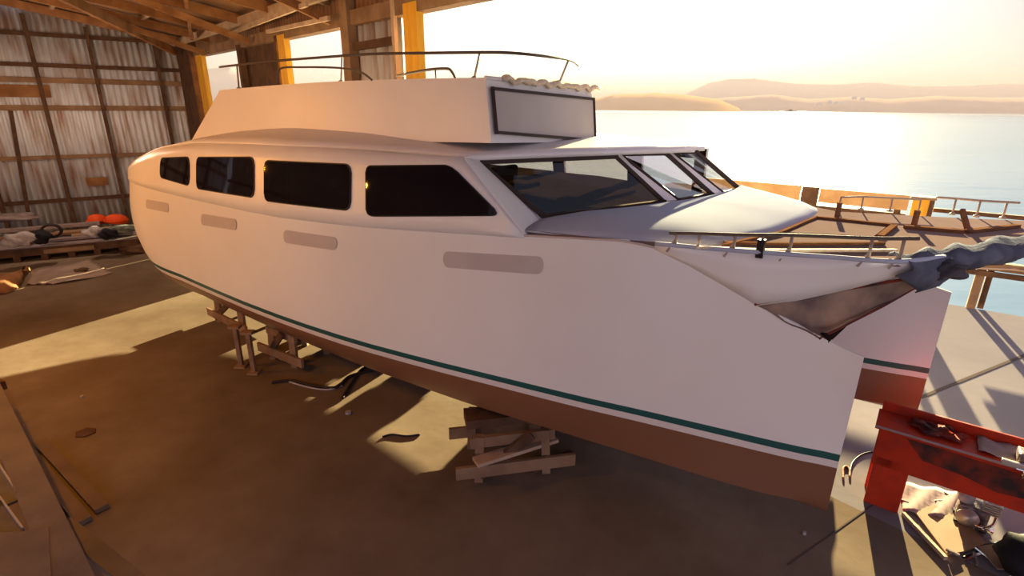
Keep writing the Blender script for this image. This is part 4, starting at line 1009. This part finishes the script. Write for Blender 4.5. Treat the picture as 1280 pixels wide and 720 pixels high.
# folded canvas bag at right edge
c = at_z(1278, 684, .32); bm = BM(); bmesh.ops.create_icosphere(bm, subdivisions=3, radius=1)
for v in bm.verts: v.co = Vector((c.x+.12, c.y, .19))+Vector((v.co.x*.25, v.co.y*.22, v.co.z*.21))*(1+.1*sin(v.co.x*6+v.co.z*7))
tag(obj('black_bag', bm, M['navy'], smooth=True), 'black canvas bag at the right edge below the red bench', 'bag')
c = at_z(1290, 622, .55); bm = BM(); bmesh.ops.create_icosphere(bm, subdivisions=3, radius=1)
for v in bm.verts: v.co = Vector((c.x+.08, c.y-.02, .50))+Vector((v.co.x*.14, v.co.y*.13, v.co.z*.14))*(1+.12*sin(v.co.x*7+v.co.z*5))
tag(obj('bluegrey_cloth', bm, M['bluegrey'], smooth=True), 'blue-grey cloth heaped on the black bag at the right edge', 'cloth')

# ------------------------------------------------------------------ light
SAZ = radians(27); SEL = radians(10)
sd_ = Vector((sin(SAZ)*cos(SEL), cos(SAZ)*cos(SEL), sin(SEL)))
L = bpy.data.lights.new('sun', 'SUN'); L.energy = 42; L.color = (1, .83, .44); L.angle = radians(.6)
lo = bpy.data.objects.new('sun', L); COL.objects.link(lo); lo.rotation_euler = sd_.to_track_quat('Z', 'Y').to_euler()
def lamp(name, loc, e, col, r=.15):
    l = bpy.data.lights.new(name, 'POINT'); l.energy = e; l.color = col; l.shadow_soft_size = r
    o = bpy.data.objects.new(name, l); COL.objects.link(o); o.location = loc; return o
lamp('shed_lamp', B(10.2, 4.0, 3.7), 235, (1, .35, .008), .06)
lamp('shed_lamp', B(6.6, 4.2, 3.7), 150, (1, .40, .02), .04)
lamp('shed_lamp', bw(3.8, 4.0, 4.2), 230, (1, .72, .52), .25)
w = bpy.data.worlds.new('world'); bpy.context.scene.world = w; w.use_nodes = True; nt = w.node_tree
for n in list(nt.nodes): nt.nodes.remove(n)
out = nt.nodes.new('ShaderNodeOutputWorld'); bg = nt.nodes.new('ShaderNodeBackground'); nt.links.new(bg.outputs[0], out.inputs[0])
tc = nt.nodes.new('ShaderNodeTexCoord'); nrm = nt.nodes.new('ShaderNodeVectorMath'); nrm.operation = 'NORMALIZE'; nt.links.new(tc.outputs['Generated'], nrm.inputs[0])
GAZ = radians(8); gd = Vector((sin(GAZ), cos(GAZ), .05)).normalized()
dt = nt.nodes.new('ShaderNodeVectorMath'); dt.operation = 'DOT_PRODUCT'; nt.links.new(nrm.outputs[0], dt.inputs[0]); dt.inputs[1].default_value = gd
sx = nt.nodes.new('ShaderNodeSeparateXYZ'); nt.links.new(nrm.outputs[0], sx.inputs[0])
# azimuthal ramp: anti-sun mauve -> side cool -> towards the sun bright warm white
ra = nt.nodes.new('ShaderNodeValToRGB'); mr = nt.nodes.new('ShaderNodeMapRange'); mr.inputs['From Min'].default_value = -1; mr.inputs['From Max'].default_value = 1
nt.links.new(dt.outputs['Value'], mr.inputs['Value']); nt.links.new(mr.outputs[0], ra.inputs[0])
e = ra.color_ramp.elements
e[0].position = 0; e[0].color = (1.24, 1.09, 1.42, 1)
e[1].position = 1; e[1].color = (2.3, 2.15, 1.8, 1)
for p_, c_ in ((.5, (.78, .70, .84)), (.80, (.66, .66, .70)), (.90, (.86, .80, .72)), (.955, (1.3, 1.25, 1.15))):
    k = e.new(p_); k.color = (*c_, 1)
# elevation: fades towards blue overhead
rz_ = nt.nodes.new('ShaderNodeValToRGB'); nt.links.new(sx.outputs['Z'], rz_.inputs[0])
e = rz_.color_ramp.elements; e[0].position = 0; e[0].color = (1, .90, .76, 1); e[1].position = 1; e[1].color = (.40, .50, .68, 1)
k = e.new(.07); k.color = (1, .97, .93, 1); k = e.new(.35); k.color = (.80, .84, .92, 1)
mul = nt.nodes.new('ShaderNodeMix'); mul.data_type = 'RGBA'; mul.blend_type = 'MULTIPLY'; mul.inputs['Factor'].default_value = 1
nt.links.new(ra.outputs[0], mul.inputs[6]); nt.links.new(rz_.outputs[0], mul.inputs[7])
nt.links.new(mul.outputs[2], bg.inputs[0]); bg.inputs[1].default_value = 1.0
# ------------------------------------------------------------------ camera
cd = bpy.data.cameras.new('camera'); co = bpy.data.objects.new('camera', cd); COL.objects.link(co)
Mx = Matrix((rt, up, -fw)).transposed().to_4x4(); Mx.translation = CAM; co.matrix_world = Mx
cd.sensor_fit = 'HORIZONTAL'; cd.sensor_width = 36; cd.lens = 36*FPX/1280; cd.clip_start = .05; cd.clip_end = 20000
sc_ = bpy.context.scene; sc_.camera = co
sc_.view_settings.view_transform = 'Standard'; sc_.view_settings.look = 'None'; sc_.view_settings.gamma = 1; sc_.view_settings.exposure = 0
sc_.view_settings.use_curve_mapping = False
sc_.cycles.max_bounces = 8; sc_.cycles.transparent_max_bounces = 12
